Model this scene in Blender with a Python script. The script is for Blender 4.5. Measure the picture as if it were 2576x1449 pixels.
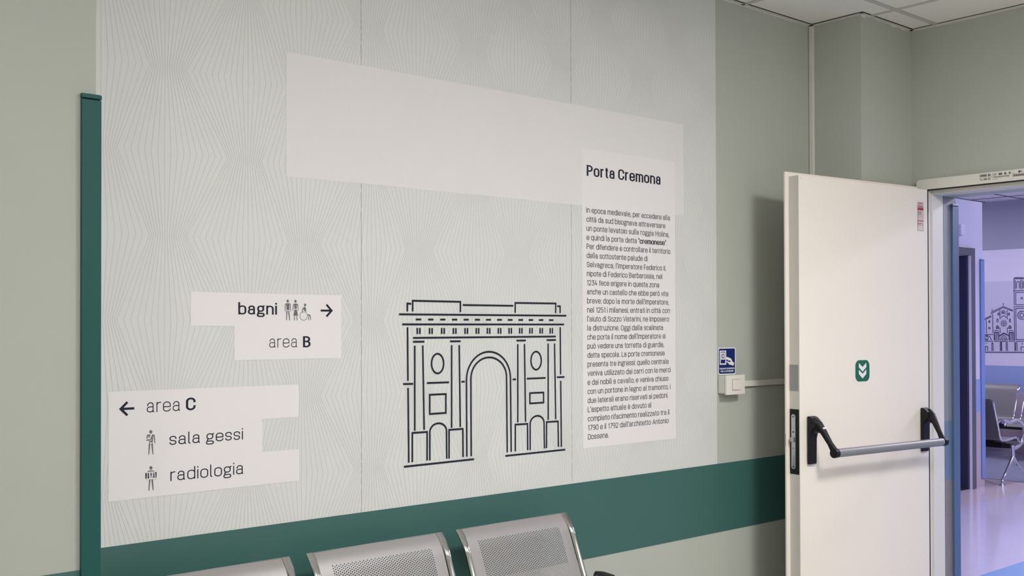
import bpy, bmesh, math
from mathutils import Vector, Matrix
# ------------------------------------------------------------------ clear
for o in list(bpy.data.objects): bpy.data.objects.remove(o)
SC = bpy.context.scene
COL = SC.collection
# ------------------------------------------------------------------ camera (phone held at 1.49 m, f=2674.6 px of 2576)
CAM_F, CAM_YAW, CAM_PITCH, CAM_ROLL = 2674.617, 49.4898, 0.5789, -0.14058
cd = bpy.data.cameras.new('camera'); cam = bpy.data.objects.new('camera', cd); COL.objects.link(cam)
_y, _p, _r = [math.radians(v) for v in (CAM_YAW, CAM_PITCH, CAM_ROLL)]
_d = Vector((math.cos(_y)*math.cos(_p), math.sin(_y)*math.cos(_p), math.sin(_p)))
_rt = Vector((math.sin(_y), -math.cos(_y), 0)); _up = _rt.cross(_d)
_r2 = _rt*math.cos(_r) + _up*math.sin(_r); _u2 = -_rt*math.sin(_r) + _up*math.cos(_r)
M3 = Matrix((( _r2.x, _u2.x, -_d.x), (_r2.y, _u2.y, -_d.y), (_r2.z, _u2.z, -_d.z)))
cam.matrix_world = Matrix.Translation((0, -2.95593, 1.49)) @ M3.to_4x4()
cd.sensor_fit = 'HORIZONTAL'; cd.sensor_width = 36.0; cd.lens = 36.0*CAM_F/2576.0
cd.shift_y = (790.669-724.5)/2576.0
cd.clip_start = 0.05; cd.clip_end = 60
SC.camera = cam
# ------------------------------------------------------------------ world, lamps, exposure
W = bpy.data.worlds.new('world'); SC.world = W; W.use_nodes = True
W.node_tree.nodes['Background'].inputs[0].default_value = (0.9, 0.95, 1, 1)
W.node_tree.nodes['Background'].inputs[1].default_value = 0.05
SC.view_settings.view_transform = 'Standard'; SC.view_settings.look = 'None'
SC.view_settings.gamma = 1; SC.view_settings.use_curve_mapping = False
SC.view_settings.exposure = 0.0
def area(name, loc, size, power, col, sizey=None):
    l = bpy.data.lights.new(name, 'AREA'); l.shape = 'RECTANGLE'; l.size = size; l.size_y = sizey or size
    l.energy = power; l.color = col
    o = bpy.data.objects.new(name, l); o.location = loc; COL.objects.link(o); return o
WARM = (1.0, 0.985, 0.965); COOL = (0.86, 0.81, 1.0)
LAMPS = [(2.9985, -2.504, 57), (0.5985, -2.504, 24), (2.9985, -4.904, 19), (0.5985, -4.904, 7), (-1.8015, -2.504, 4.5)]  # last three are unseen fill lamps, added to brighten the room
for x, y, p in LAMPS: area('ceiling_and_fill_lamp_light', (x, y, 2.832), 0.56, p, WARM)
LAMPS2 = [(7.2, -1.2, 76), (9.9, -1.6, 80), (11.2, 1.4, 26), (11.2, 3.9, 10)]
for x, y, p in LAMPS2: area('unseen_corridor_lamp_light', (x, y, 2.862), 0.56, p, COOL)

# ------------------------------------------------------------------ helpers
def lin(c):
    return tuple((v/12.92 if v <= 0.04045 else ((v+0.055)/1.055)**2.4) for v in c)
def hexl(r, g, b): return lin((r/255, g/255, b/255))
MATS = {}
def mat(name, col, rough=0.6, metal=0.0, noise=0.0, scale=60, bump=0.0, coat=0.0, spec=0.5, emit=None, aniso=0):
    if name in MATS: return MATS[name]
    m = bpy.data.materials.new(name); m.use_nodes = True; nt = m.node_tree; b = nt.nodes['Principled BSDF']
    b.inputs['Base Color'].default_value = (*col, 1); b.inputs['Roughness'].default_value = rough
    b.inputs['Metallic'].default_value = metal; b.inputs['Specular IOR Level'].default_value = spec
    b.inputs['Coat Weight'].default_value = coat; b.inputs['Coat Roughness'].default_value = 0.1
    if emit:
        b.inputs['Emission Color'].default_value = (*emit[:3], 1); b.inputs['Emission Strength'].default_value = emit[3]
    if noise or bump:
        tc = nt.nodes.new('ShaderNodeTexCoord'); n = nt.nodes.new('ShaderNodeTexNoise')
        n.inputs['Scale'].default_value = scale; n.inputs['Detail'].default_value = 3
        nt.links.new(tc.outputs['Object'], n.inputs['Vector'])
        if noise:
            mx = nt.nodes.new('ShaderNodeMix'); mx.data_type = 'RGBA'
            mx.inputs[6].default_value = (*[v*(1-noise) for v in col], 1)
            mx.inputs[7].default_value = (*[min(1, v*(1+noise)) for v in col], 1)
            nt.links.new(n.outputs['Fac'], mx.inputs[0]); nt.links.new(mx.outputs[2], b.inputs['Base Color'])
        if bump:
            bp = nt.nodes.new('ShaderNodeBump'); bp.inputs['Strength'].default_value = bump; bp.inputs['Distance'].default_value = 0.002
            nt.links.new(n.outputs['Fac'], bp.inputs['Height']); nt.links.new(bp.outputs['Normal'], b.inputs['Normal'])
    MATS[name] = m; return m
def link(name, me, m=None, parent=None, kind=None, smooth=False):
    o = bpy.data.objects.new(name, me); COL.objects.link(o)
    if m:
        for q in (m if isinstance(m, (list, tuple)) else [m]): me.materials.append(q)
    if parent: o.parent = parent
    if kind: o['kind'] = kind
    if smooth:
        for p in me.polygons: p.use_smooth = True
    return o
def tag(o, label, cat, group=None):
    o['label'] = label; o['category'] = cat
    if group: o['group'] = group
    return o
def empty(name, loc=(0, 0, 0), rz=0, kind=None):
    o = bpy.data.objects.new(name, None); o.location = loc; o.rotation_euler = (0, 0, rz); COL.objects.link(o)
    o.empty_display_size = 0.1
    if kind: o['kind'] = kind
    return o
class MB:
    def __init__(s): s.v = []; s.f = []; s.mi = []
    def add(s, vs, fs, mi=0):
        k = len(s.v); s.v += [tuple(p) for p in vs]; s.f += [tuple(i+k for i in f) for f in fs]; s.mi += [mi]*len(fs); return s
    def box(s, x0, x1, y0, y1, z0, z1, mi=0, M=None):
        x0, x1 = sorted((x0, x1)); y0, y1 = sorted((y0, y1)); z0, z1 = sorted((z0, z1))
        vs = [(x0,y0,z0),(x1,y0,z0),(x1,y1,z0),(x0,y1,z0),(x0,y0,z1),(x1,y0,z1),(x1,y1,z1),(x0,y1,z1)]
        if M: vs = [M @ Vector(p) for p in vs]
        return s.add(vs, [(0,3,2,1),(4,5,6,7),(0,1,5,4),(1,2,6,5),(2,3,7,6),(3,0,4,7)], mi)
    def prism(s, poly, a0, a1, ax, mi=0, M=None):
        # poly in the two remaining axes (order x,y,z without ax), extruded along ax
        n = len(poly); vs = []
        for a in (a0, a1):
            for p in poly:
                q = list(p); q.insert(ax, a); vs.append(q)
        if M: vs = [M @ Vector(p) for p in vs]
        fs = [tuple(range(n))[::-1], tuple(range(n, 2*n))] + [(i, (i+1) % n, n+(i+1) % n, n+i) for i in range(n)]
        return s.add(vs, fs, mi)
    def sweep(s, path, r, seg=10, mi=0, cap=True, up=None, M=None):
        # r: radius or (rw, rh) or list per point ; section ellipse. first axis along 'side'
        P = [Vector(p) for p in path]; n = len(P); rings = []; pu = None
        for i, p in enumerate(P):
            t = (P[min(i+1, n-1)] - P[max(i-1, 0)]).normalized()
            if up is not None: side = Vector(up).cross(t).normalized(); u2 = t.cross(side)
            else:
                if pu is None:
                    a = Vector((0, 0, 1)) if abs(t.z) < .9 else Vector((1, 0, 0)); pu = (a - t*a.dot(t)).normalized()
                pu = (pu - t*pu.dot(t)).normalized(); u2 = pu; side = t.cross(u2)
            rr = r[i] if isinstance(r, list) else r
            rw, rh = rr if isinstance(rr, (tuple,)) else (rr, rr)
            ring = []
            for k in range(seg):
                a = 2*math.pi*k/seg; c, d = math.cos(a), math.sin(a)
                ring.append(p + side*rw*c + u2*rh*d)
            rings.append(ring)
        vs = [q for g in rings for q in g]
        if M: vs = [M @ q for q in vs]
        fs = [(i*seg+k, i*seg+(k+1) % seg, (i+1)*seg+(k+1) % seg, (i+1)*seg+k) for i in range(n-1) for k in range(seg)]
        if cap: fs += [tuple(range(seg))[::-1], tuple(range((n-1)*seg, n*seg))]
        return s.add(vs, fs, mi)
    def cyl(s, a, b, r, seg=20, mi=0, r2=None, M=None):
        return s.sweep([a, b], [r, r if r2 is None else r2], seg, mi, M=M)
    def mesh(s, name):
        me = bpy.data.meshes.new(name); me.from_pydata(s.v, [], s.f); me.update()
        bm = bmesh.new(); bm.from_mesh(me); bmesh.ops.recalc_face_normals(bm, faces=bm.faces); bm.to_mesh(me); bm.free()
        for p, i in zip(me.polygons, s.mi): p.material_index = i
        return me
    def build(s, name, m, parent=None, kind=None, smooth=False, bevel=0, M=None, seg=2):
        me = s.mesh(name); o = link(name, me, m, parent, kind)
        if M is not None: o.matrix_local = M
        if smooth:
            me.polygons.foreach_set('use_smooth', [True]*len(me.polygons))
            try: me.set_sharp_from_angle(angle=math.radians(40))
            except Exception: pass
        if bevel:
            b = o.modifiers.new('bevel', 'BEVEL'); b.width = bevel; b.segments = seg; b.limit_method = 'ANGLE'
        return o

# ------------------------------------------------------------------ flat strokes and letters
def rounded(pts):
    """polyline with optional corner radius as third value"""
    out = []; n = len(pts); closed = n > 2 and tuple(pts[0][:2]) == tuple(pts[-1][:2])
    for i, p in enumerate(pts):
        r = p[2] if len(p) > 2 else 0
        if r == 0 or i == 0 or i == n-1: out.append((p[0], p[1])); continue
        a, b = pts[i-1], pts[i+1]
        d1 = (a[0]-p[0], a[1]-p[1]); d2 = (b[0]-p[0], b[1]-p[1]); l1 = math.hypot(*d1); l2 = math.hypot(*d2)
        r1 = min(r, l1*(0.5 if len(a) > 2 and 0 < i-1 else 1)); r2 = min(r, l2*(0.5 if len(b) > 2 and i+1 < n-1 else 1))
        A = (p[0]+d1[0]/l1*r1, p[1]+d1[1]/l1*r1); B = (p[0]+d2[0]/l2*r2, p[1]+d2[1]/l2*r2)
        w = math.cos(math.pi/4)
        for k in range(6):
            t = k/5; w0, w1, w2 = (1-t)**2, 2*t*(1-t)*w, t*t; s = w0+w1+w2
            out.append(((A[0]*w0+p[0]*w1+B[0]*w2)/s, (A[1]*w0+p[1]*w1+B[1]*w2)/s))
    q = [out[0]]
    for p in out[1:]:
        if math.hypot(p[0]-q[-1][0], p[1]-q[-1][1]) > 1e-6: q.append(p)
    return q
_lay = [0]
def ribbon(mb, pts, w, P3, mi=0):
    if getattr(mb, 'step', None) is not None:      # neighbouring strokes a few hundredths of a millimetre apart
        _lay[0] = (_lay[0]+1) % 6; d = mb.step; k_ = _lay[0]; Q_ = P3
        P3 = lambda a, b: tuple(v+d[j]*k_ for j, v in enumerate(Q_(a, b)))
    """pts 2D, closed when first==last; P3 maps 2D -> 3D"""
    n = len(pts); wx, wz = w if isinstance(w, tuple) else (w, w)
    if n < 2: return
    closed = n > 3 and math.hypot(pts[0][0]-pts[-1][0], pts[0][1]-pts[-1][1]) < 1e-6
    if closed: pts = pts[:-1]; n -= 1
    L = []; R = []
    for i in range(n):
        a = pts[(i-1) % n] if (closed or i > 0) else None; b = pts[(i+1) % n] if (closed or i < n-1) else None; p = pts[i]
        ds = []
        if a: l = math.hypot(p[0]-a[0], p[1]-a[1]); ds.append(((p[0]-a[0])/l, (p[1]-a[1])/l))
        if b: l = math.hypot(b[0]-p[0], b[1]-p[1]); ds.append(((b[0]-p[0])/l, (b[1]-p[1])/l))
        if len(ds) == 2:
            nx, ny = -(ds[0][1]+ds[1][1]), ds[0][0]+ds[1][0]; l = math.hypot(nx, ny) or 1; nx /= l; ny /= l
            c = max(0.35, nx*(-ds[0][1]) + ny*ds[0][0]); k = .5/c
        else: nx, ny = -ds[0][1], ds[0][0]; k = .5
        L.append(P3(p[0]+nx*k*wx, p[1]+ny*k*wz)); R.append(P3(p[0]-nx*k*wx, p[1]-ny*k*wz))
    fs = [(i, (i+1) % n, n+(i+1) % n, n+i) for i in range(n if closed else n-1)]
    mb.add(L+R, fs, mi)
def fill(mb, poly, P3, mi=0):
    mb.add([P3(*p) for p in poly], [tuple(range(len(poly)))], mi)
X_, w_, R_ = .775, .44, .215
def _o(w=w_, y0=0, y1=X_, r=R_): return [(0, (y0+y1)/2), (0, y1, r), (w, y1, r), (w, y0, r), (0, y0, r), (0, (y0+y1)/2)]
G = {
 'a': (.43, [[(.03,.55),(.04,X_,.18),(.38,X_,.18),(.38,0,.05),(.45,0)], [(.38,.43),(0,.43,.17),(0,0,.19),(.38,0,.2),(.38,.24)]]),
 'b': (w_, [[(0,1.09),(0,0)], _o()]),
 'c': (.40, [[(.40,.55),(.40,X_,R_),(0,X_,R_),(0,0,R_),(.40,0,R_),(.40,.19)]]),
 'd': (w_, [[(w_,1.09),(w_,0)], _o()]),
 'e': (w_, [[(0,.38),(w_,.38),(w_,X_,R_),(0,X_,R_),(0,0,R_),(w_,0,R_),(w_,.17)]]),
 'f': (.22, [[(.30,1.03),(.09,1.03,.14),(.09,0)], [(-.04,X_),(.26,X_)]]),
 'g': (.42, [_o(.38,.27,X_,.19), [(.36,.66),(.40,.79),(.47,.79)], [(.09,.28),(.0,.17,.08),(.04,.06,.06),(.12,.05)], [(-.03,-.1),(-.03,.05,.13),(.42,.05,.13),(.42,-.25,.13),(-.03,-.25,.13),(-.03,-.1)]]),
 'h': (.42, [[(0,1.09),(0,0)], [(0,.46),(0,X_,R_),(.42,X_,R_),(.42,0)]]),
 'i': (.0, [[(0,X_),(0,0)], [(0,1.06),(0,1.02)]]),
 'l': (.07, [[(0,1.09),(0,0,.09),(.1,0)]]),
 'm': (.70, [[(0,X_),(0,0)], [(0,.5),(0,X_,.17),(.35,X_,.17),(.35,0)], [(.35,.5),(.35,X_,.17),(.70,X_,.17),(.70,0)]]),
 'n': (.42, [[(0,X_),(0,0)], [(0,.46),(0,X_,R_),(.42,X_,R_),(.42,0)]]),
 'o': (w_, [_o()]),
 'p': (w_, [[(0,X_),(0,-.27)], _o()]),
 'q': (w_, [[(w_,X_),(w_,-.27)], _o()]),
 'r': (.23, [[(0,X_),(0,0)], [(0,.42),(0,X_,.2),(.27,X_)]]),
 's': (.37, [[(.37,.56),(.37,X_,.17),(0,X_,.17),(0,.39,.15),(.37,.35,.15),(.37,0,.18),(0,0,.18),(0,.17)]]),
 't': (.20, [[(.08,.94),(.08,0,.13),(.25,0)], [(-.05,X_),(.24,X_)]]),
 'u': (.42, [[(0,X_),(0,0,R_),(.42,0,R_),(.42,.3)], [(.42,X_),(.42,0)]]),
 'v': (.40, [[(0,X_),(.20,0),(.40,X_)]]),
 'z': (.36, [[(0,X_),(.36,X_),(0,0),(.38,0)]]),
 'x': (.36, [[(0,X_),(.36,0)], [(.36,X_),(0,0)]]),
 'A': (.54, [[(0,0),(.27,1),(.54,0)], [(.08,.3),(.46,.3)]]),
 'B': (.46, [[(0,0),(0,1)], [(0,1),(.43,1,.23),(.43,.53,.23),(0,.53)], [(0,.53),(.46,.53,.25),(.46,0,.25),(0,0)]]),
 'C': (.50, [[(.50,.72),(.50,1,.25),(0,1,.25),(0,0,.25),(.50,0,.25),(.50,.28)]]),
 'D': (.48, [[(0,.5),(0,1),(.48,1,.26),(.48,0,.26),(0,0),(0,.5)]]),
 'E': (.42, [[(.44,1),(0,1),(0,0),(.44,0)], [(0,.53),(.38,.53)]]),
 'F': (.38, [[(0,0),(0,1),(.42,1)], [(0,.52),(.36,.52)]]),
 'H': (.48, [[(0,0),(0,1)], [(.48,0),(.48,1)], [(0,.52),(.48,.52)]]),
 'I': (.0, [[(0,0),(0,1)]]),
 'L': (.38, [[(0,1),(0,0),(.42,0)]]),
 'M': (.60, [[(0,0),(0,1),(.30,.35),(.60,1),(.60,0)]]),
 'N': (.50, [[(0,0),(0,1),(.50,0),(.50,1)]]),
 'O': (.52, [_o(.52,0,1,.26)]),
 'P': (.46, [[(0,0),(0,1)], [(0,1),(.46,1,.26),(.46,.45,.26),(0,.45)]]),
 'R': (.46, [[(0,0),(0,1)], [(0,1),(.46,1,.25),(.46,.48,.25),(0,.48)], [(.22,.48),(.48,0)]]),
 'S': (.46, [[(.46,.74),(.46,1,.23),(0,1,.23),(0,.54,.2),(.46,.48,.2),(.46,0,.23),(0,0,.23),(0,.24)]]),
 'T': (.46, [[(0,1),(.46,1)], [(.23,1),(.23,0)]]),
 'U': (.50, [[(0,1),(0,0,.25),(.50,0,.25),(.50,1)]]),
 'V': (.50, [[(0,1),(.25,0),(.50,1)]]),
 '0': (.44, [_o(.44,0,1,.22)]),
 '1': (.20, [[(0,.84),(.17,1),(.17,0)]]),
 '2': (.42, [[(0,.76),(0,1,.21),(.42,1,.21),(.42,.62,.12),(0,0),(.44,0)]]),
 '3': (.42, [[(0,1),(.40,1),(.16,.6),(.42,.6,.2),(.42,0,.22),(0,0,.22),(0,.2)]]),
 '4': (.46, [[(.26,1),(0,.26),(.46,.26)], [(.34,.5),(.34,0)]]),
 '5': (.42, [[(.38,1),(.03,1),(0,.52),(.42,.66,.2),(.42,0,.22),(0,0,.22),(0,.18)]]),
 '6': (.42, [_o(.42,0,.6,.21), [(0,.3),(0,1,.3),(.36,1)]]),
 '7': (.40, [[(0,1),(.42,1),(.14,0)]]),
 '8': (.42, [_o(.42,0,.53,.2), _o(.42,.53,1,.2)]),
 '9': (.42, [_o(.42,.42,1,.21), [(.42,.7),(.42,0,.3),(.06,0)]]),
 '.': (.0, [[(0,.0),(0,.04)]]), ',': (.0, [[(0,.04),(-.03,-.12)]]), ':': (.0, [[(0,0),(0,.04)], [(0,.66),(0,.7)]]),
 "'": (.0, [[(0,1.09),(0,.8)]]), '"': (.1, [[(0,1.09),(0,.82)], [(.1,1.09),(.1,.82)]]), '/': (.3, [[(0,0),(.3,1)]]), '-': (.2, [[(0,.4),(.2,.4)]]),
}
for _c, _b in (('\u00e0', 'a'), ('\u00f2', 'o'), ('\u00e8', 'e')):
    G[_c] = (G[_b][0], G[_b][1] + [[(.10, 1.09), (.26, .9)]])
def layout(runs, gap=.20, space=.29):
    """runs: [(text, bold)] -> list of (x, strokes, bold), width"""
    x = 0; out = []
    for t, b in runs:
        for ch in t:
            if ch == ' ': x += space; continue
            wd, st = G[ch]
            out.append((x, st, b)); x += wd + gap + (.03 if b else 0)
    return out, x - gap
def write(mb, runs, x0, x1, zb, cap, wt, P3, wb=None, wz=None, mi=0, gap=.20, space=.29):
    if isinstance(runs, str): runs = [(runs, False)]
    g, W_ = layout(runs, gap, space)
    ins = wt/2
    wtz = wz or wt; sx = (x1-x0-2*ins)/W_; t = wtz/cap
    for gx, st, b in g:
        for path in st:
            pts = rounded([((p[0]), p[1], *p[2:]) for p in path])
            pts = [(x0+ins+(gx+p[0])*sx, zb + (t/2 + p[1]*(1-t))*cap) for p in pts]
            if not (len(pts) > 3 and math.hypot(pts[0][0]-pts[-1][0], pts[0][1]-pts[-1][1]) < 1e-6):
                for e, q in ((0, 1), (-1, -2)):       # upright strokes end square on the base line
                    ex, ez = pts[e][0]-pts[q][0], pts[e][1]-pts[q][1]; l = math.hypot(ex, ez)
                    if abs(ez) > 1.5*abs(ex): pts[e] = (pts[e][0]+ex/l*wtz/2, pts[e][1]+ez/l*wtz/2)
            ribbon(mb, pts, ((wb or wt*1.5), wtz*1.25) if b else (wt, wtz), P3, mi)
# ------------------------------------------------------------------ wall drawing coordinates (metres)
ARCH= [[(2.0597,1.5367),(2.0597,1.5636),(2.0756,1.5625)],[(2.0819,1.5368),(2.082,1.5731),(2.286,1.5721),(2.2859,1.5359)],[(2.2962,1.5609),(2.5302,1.5605)],[(2.5395,1.535),(2.5396,1.571),(2.7419,1.5714),(2.7417,1.5347)],[(2.7492,1.5612),(2.7646,1.5608),(2.7645,1.5348)],[(2.0266,1.527),(2.7968,1.5252)],[(2.0391,1.4932),(2.7851,1.4917)],[(2.0833,1.4473),(2.742,1.4463)],[(2.0833,1.4342),(2.1305,1.4341)],[(2.2403,1.4337),(2.2868,1.4336)],[(2.5448,1.4329),(2.5907,1.4329)],[(2.6951,1.4331),(2.742,1.4331)],[(2.0902,1.421),(2.0897,1.1329)],[(2.1235,1.4214),(2.1288,1.1334)],[(2.247,1.4206),(2.2463,1.1328)],[(2.2804,1.4205),(2.2843,1.1326)],[(2.5516,1.4201),(2.5506,1.133)],[(2.5843,1.4201),(2.5884,1.1331)],[(2.7023,1.42),(2.7018,1.133)],[(2.7353,1.42),(2.7402,1.1331)],[(2.0606,1.4832),(2.0619,1.3028)],[(2.0624,1.2793),(2.0651,1.0273)],[(2.7649,1.4814),(2.7662,1.302)],[(2.7668,1.278),(2.7691,1.0266)],[(2.0424,1.2927),(2.0836,1.292)],[(2.7468,1.2919),(2.7864,1.2915)],[(2.1411,1.2925),(2.2354,1.2916)],[(2.5953,1.2917),(2.6893,1.2914)],[(2.2898,1.2914),(2.3047,1.2913)],[(2.5263,1.2913),(2.5424,1.2912)],[(2.1524,1.2519),(2.2214,1.2515),(2.2212,1.1862),(2.1523,1.1861),(2.1524,1.2519)],[(2.6103,1.2377),(2.6787,1.2372),(2.6785,1.1995),(2.6102,1.1995),(2.6103,1.2377)],[(2.0794,1.0278),(2.0796,1.1262),(2.1413,1.1255),(2.1411,1.0278)],[(2.2348,1.027),(2.2351,1.1264),(2.2957,1.126),(2.2966,1.0273)],[(2.5384,1.0277),(2.5388,1.1257),(2.5979,1.1249),(2.5988,1.0277)],[(2.6929,1.0276),(2.6933,1.1257),(2.7521,1.1246),(2.7537,1.0278)],[(2.0451,1.0152),(2.3457,1.0155)],[(2.4903,1.0151),(2.7893,1.0148)],[(2.0947,1.5098),(2.1172,1.5098)],[(2.1007,1.4809),(2.1007,1.4603)],[(2.1115,1.4808),(2.1114,1.4602)],[(2.146,1.5097),(2.1686,1.5097)],[(2.1521,1.4807),(2.1521,1.46)],[(2.1629,1.4806),(2.1629,1.46)],[(2.1979,1.5096),(2.2204,1.5096)],[(2.2039,1.4805),(2.2039,1.4598)],[(2.2148,1.4805),(2.2147,1.4597)],[(2.2489,1.5095),(2.2715,1.5095)],[(2.255,1.4803),(2.2549,1.4596)],[(2.2659,1.4803),(2.2658,1.4595)],[(2.3004,1.5094),(2.323,1.5094)],[(2.3064,1.4801),(2.3063,1.4593)],[(2.3173,1.4801),(2.3173,1.4592)],[(2.351,1.5093),(2.3736,1.5093)],[(2.3569,1.4799),(2.3569,1.4591)],[(2.368,1.4799),(2.3679,1.459)],[(2.4019,1.5091),(2.4245,1.5092)],[(2.4078,1.4798),(2.4078,1.4589)],[(2.4189,1.4797),(2.4188,1.4588)],[(2.4531,1.509),(2.4756,1.5091)],[(2.459,1.4796),(2.4589,1.4586)],[(2.4701,1.4795),(2.4701,1.4586)],[(2.504,1.5089),(2.5265,1.5089)],[(2.5098,1.4794),(2.5098,1.4584)],[(2.521,1.4793),(2.5209,1.4583)],[(2.5551,1.5088),(2.5776,1.5088)],[(2.5609,1.4792),(2.5609,1.4582)],[(2.5721,1.4792),(2.5721,1.4581)],[(2.6052,1.5087),(2.6276,1.5087)],[(2.611,1.479),(2.6109,1.458)],[(2.6222,1.479),(2.6222,1.4579)],[(2.6562,1.5085),(2.6785,1.5086)],[(2.6619,1.4788),(2.6618,1.4578)],[(2.6732,1.4788),(2.6731,1.4577)],[(2.7073,1.5084),(2.7295,1.5084)],[(2.713,1.4786),(2.7129,1.4575)],[(2.7243,1.4786),(2.7242,1.4575)],[(2.3133,1.0273),(2.3122,1.2962),(2.3131,1.3091),(2.3157,1.3217),(2.3199,1.3339),(2.3258,1.3454),(2.3332,1.3561),(2.342,1.3658),(2.352,1.3743),(2.3631,1.3814),(2.375,1.3871),(2.3877,1.3912),(2.4007,1.3938),(2.414,1.3946),(2.4273,1.3938),(2.4403,1.3912),(2.453,1.3871),(2.4649,1.3814),(2.476,1.3743),(2.486,1.3658),(2.4948,1.3561),(2.5022,1.3454),(2.5081,1.3339),(2.5123,1.3217),(2.5149,1.3091),(2.5158,1.2962),(2.5186,1.0278)],[(2.3329,1.0271),(2.3319,1.3003),(2.3326,1.31),(2.3347,1.3195),(2.3382,1.3286),(2.343,1.3373),(2.349,1.3454),(2.3561,1.3526),(2.3643,1.359),(2.3732,1.3644),(2.383,1.3687),(2.3932,1.3718),(2.4038,1.3737),(2.4146,1.3743),(2.4254,1.3737),(2.436,1.3718),(2.4462,1.3687),(2.456,1.3644),(2.4649,1.359),(2.4731,1.3526),(2.4802,1.3454),(2.4862,1.3373),(2.491,1.3286),(2.4945,1.3195),(2.4966,1.31),(2.4973,1.3003),(2.4995,1.0275)],[(2.1525,1.0273),(2.1527,1.1237),(2.153,1.1274),(2.1539,1.1311),(2.1554,1.1346),(2.1575,1.1379),(2.1601,1.141),(2.1631,1.1438),(2.1666,1.1462),(2.1705,1.1483),(2.1747,1.1499),(2.1791,1.1511),(2.1837,1.1519),(2.1883,1.1521),(2.1929,1.1519),(2.1975,1.1511),(2.2019,1.1499),(2.2061,1.1483),(2.21,1.1462),(2.2135,1.1438),(2.2165,1.141),(2.2191,1.1379),(2.2212,1.1346),(2.2227,1.1311),(2.2236,1.1274),(2.2239,1.1237),(2.2248,1.0274)],[(2.6109,1.0267),(2.6112,1.1231),(2.6115,1.1268),(2.6124,1.1305),(2.6138,1.134),(2.6159,1.1373),(2.6184,1.1404),(2.6214,1.1433),(2.6248,1.1457),(2.6286,1.1478),(2.6327,1.1494),(2.637,1.1506),(2.6415,1.1514),(2.646,1.1516),(2.6505,1.1514),(2.655,1.1506),(2.6593,1.1494),(2.6634,1.1478),(2.6672,1.1457),(2.6706,1.1433),(2.6736,1.1404),(2.6761,1.1373),(2.6782,1.134),(2.6796,1.1305),(2.6805,1.1268),(2.6808,1.1231),(2.6825,1.0274)],[(2.2121,1.3572),(2.2117,1.3513),(2.2105,1.3456),(2.2086,1.3403),(2.206,1.3356),(2.2027,1.3315),(2.199,1.3282),(2.1949,1.3259),(2.1905,1.3245),(2.186,1.3241),(2.1815,1.3248),(2.1772,1.3264),(2.1731,1.329),(2.1694,1.3325),(2.1662,1.3367),(2.1637,1.3416),(2.1618,1.347),(2.1606,1.3527),(2.1603,1.3585),(2.1607,1.3644),(2.1618,1.37),(2.1637,1.3753),(2.1663,1.38),(2.1695,1.3841),(2.1732,1.3874),(2.1773,1.3898),(2.1816,1.3912),(2.1861,1.3916),(2.1907,1.391),(2.195,1.3894),(2.1991,1.3869),(2.2028,1.3834),(2.2061,1.3792),(2.2087,1.3743),(2.2106,1.3688),(2.2117,1.3631),(2.2121,1.3572)],[(2.6674,1.3567),(2.667,1.3509),(2.6658,1.3452),(2.6639,1.34),(2.6612,1.3352),(2.658,1.3311),(2.6543,1.3279),(2.6502,1.3255),(2.6459,1.3241),(2.6414,1.3237),(2.6369,1.3244),(2.6326,1.326),(2.6286,1.3286),(2.6249,1.3321),(2.6218,1.3363),(2.6192,1.3411),(2.6174,1.3465),(2.6162,1.3521),(2.6159,1.358),(2.6163,1.3638),(2.6174,1.3694),(2.6193,1.3746),(2.6219,1.3794),(2.6251,1.3834),(2.6288,1.3867),(2.6328,1.3891),(2.6372,1.3905),(2.6416,1.391),(2.6461,1.3904),(2.6505,1.3888),(2.6545,1.3862),(2.6582,1.3828),(2.6614,1.3786),(2.664,1.3737),(2.6659,1.3683),(2.667,1.3626),(2.6674,1.3567)]]
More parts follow.
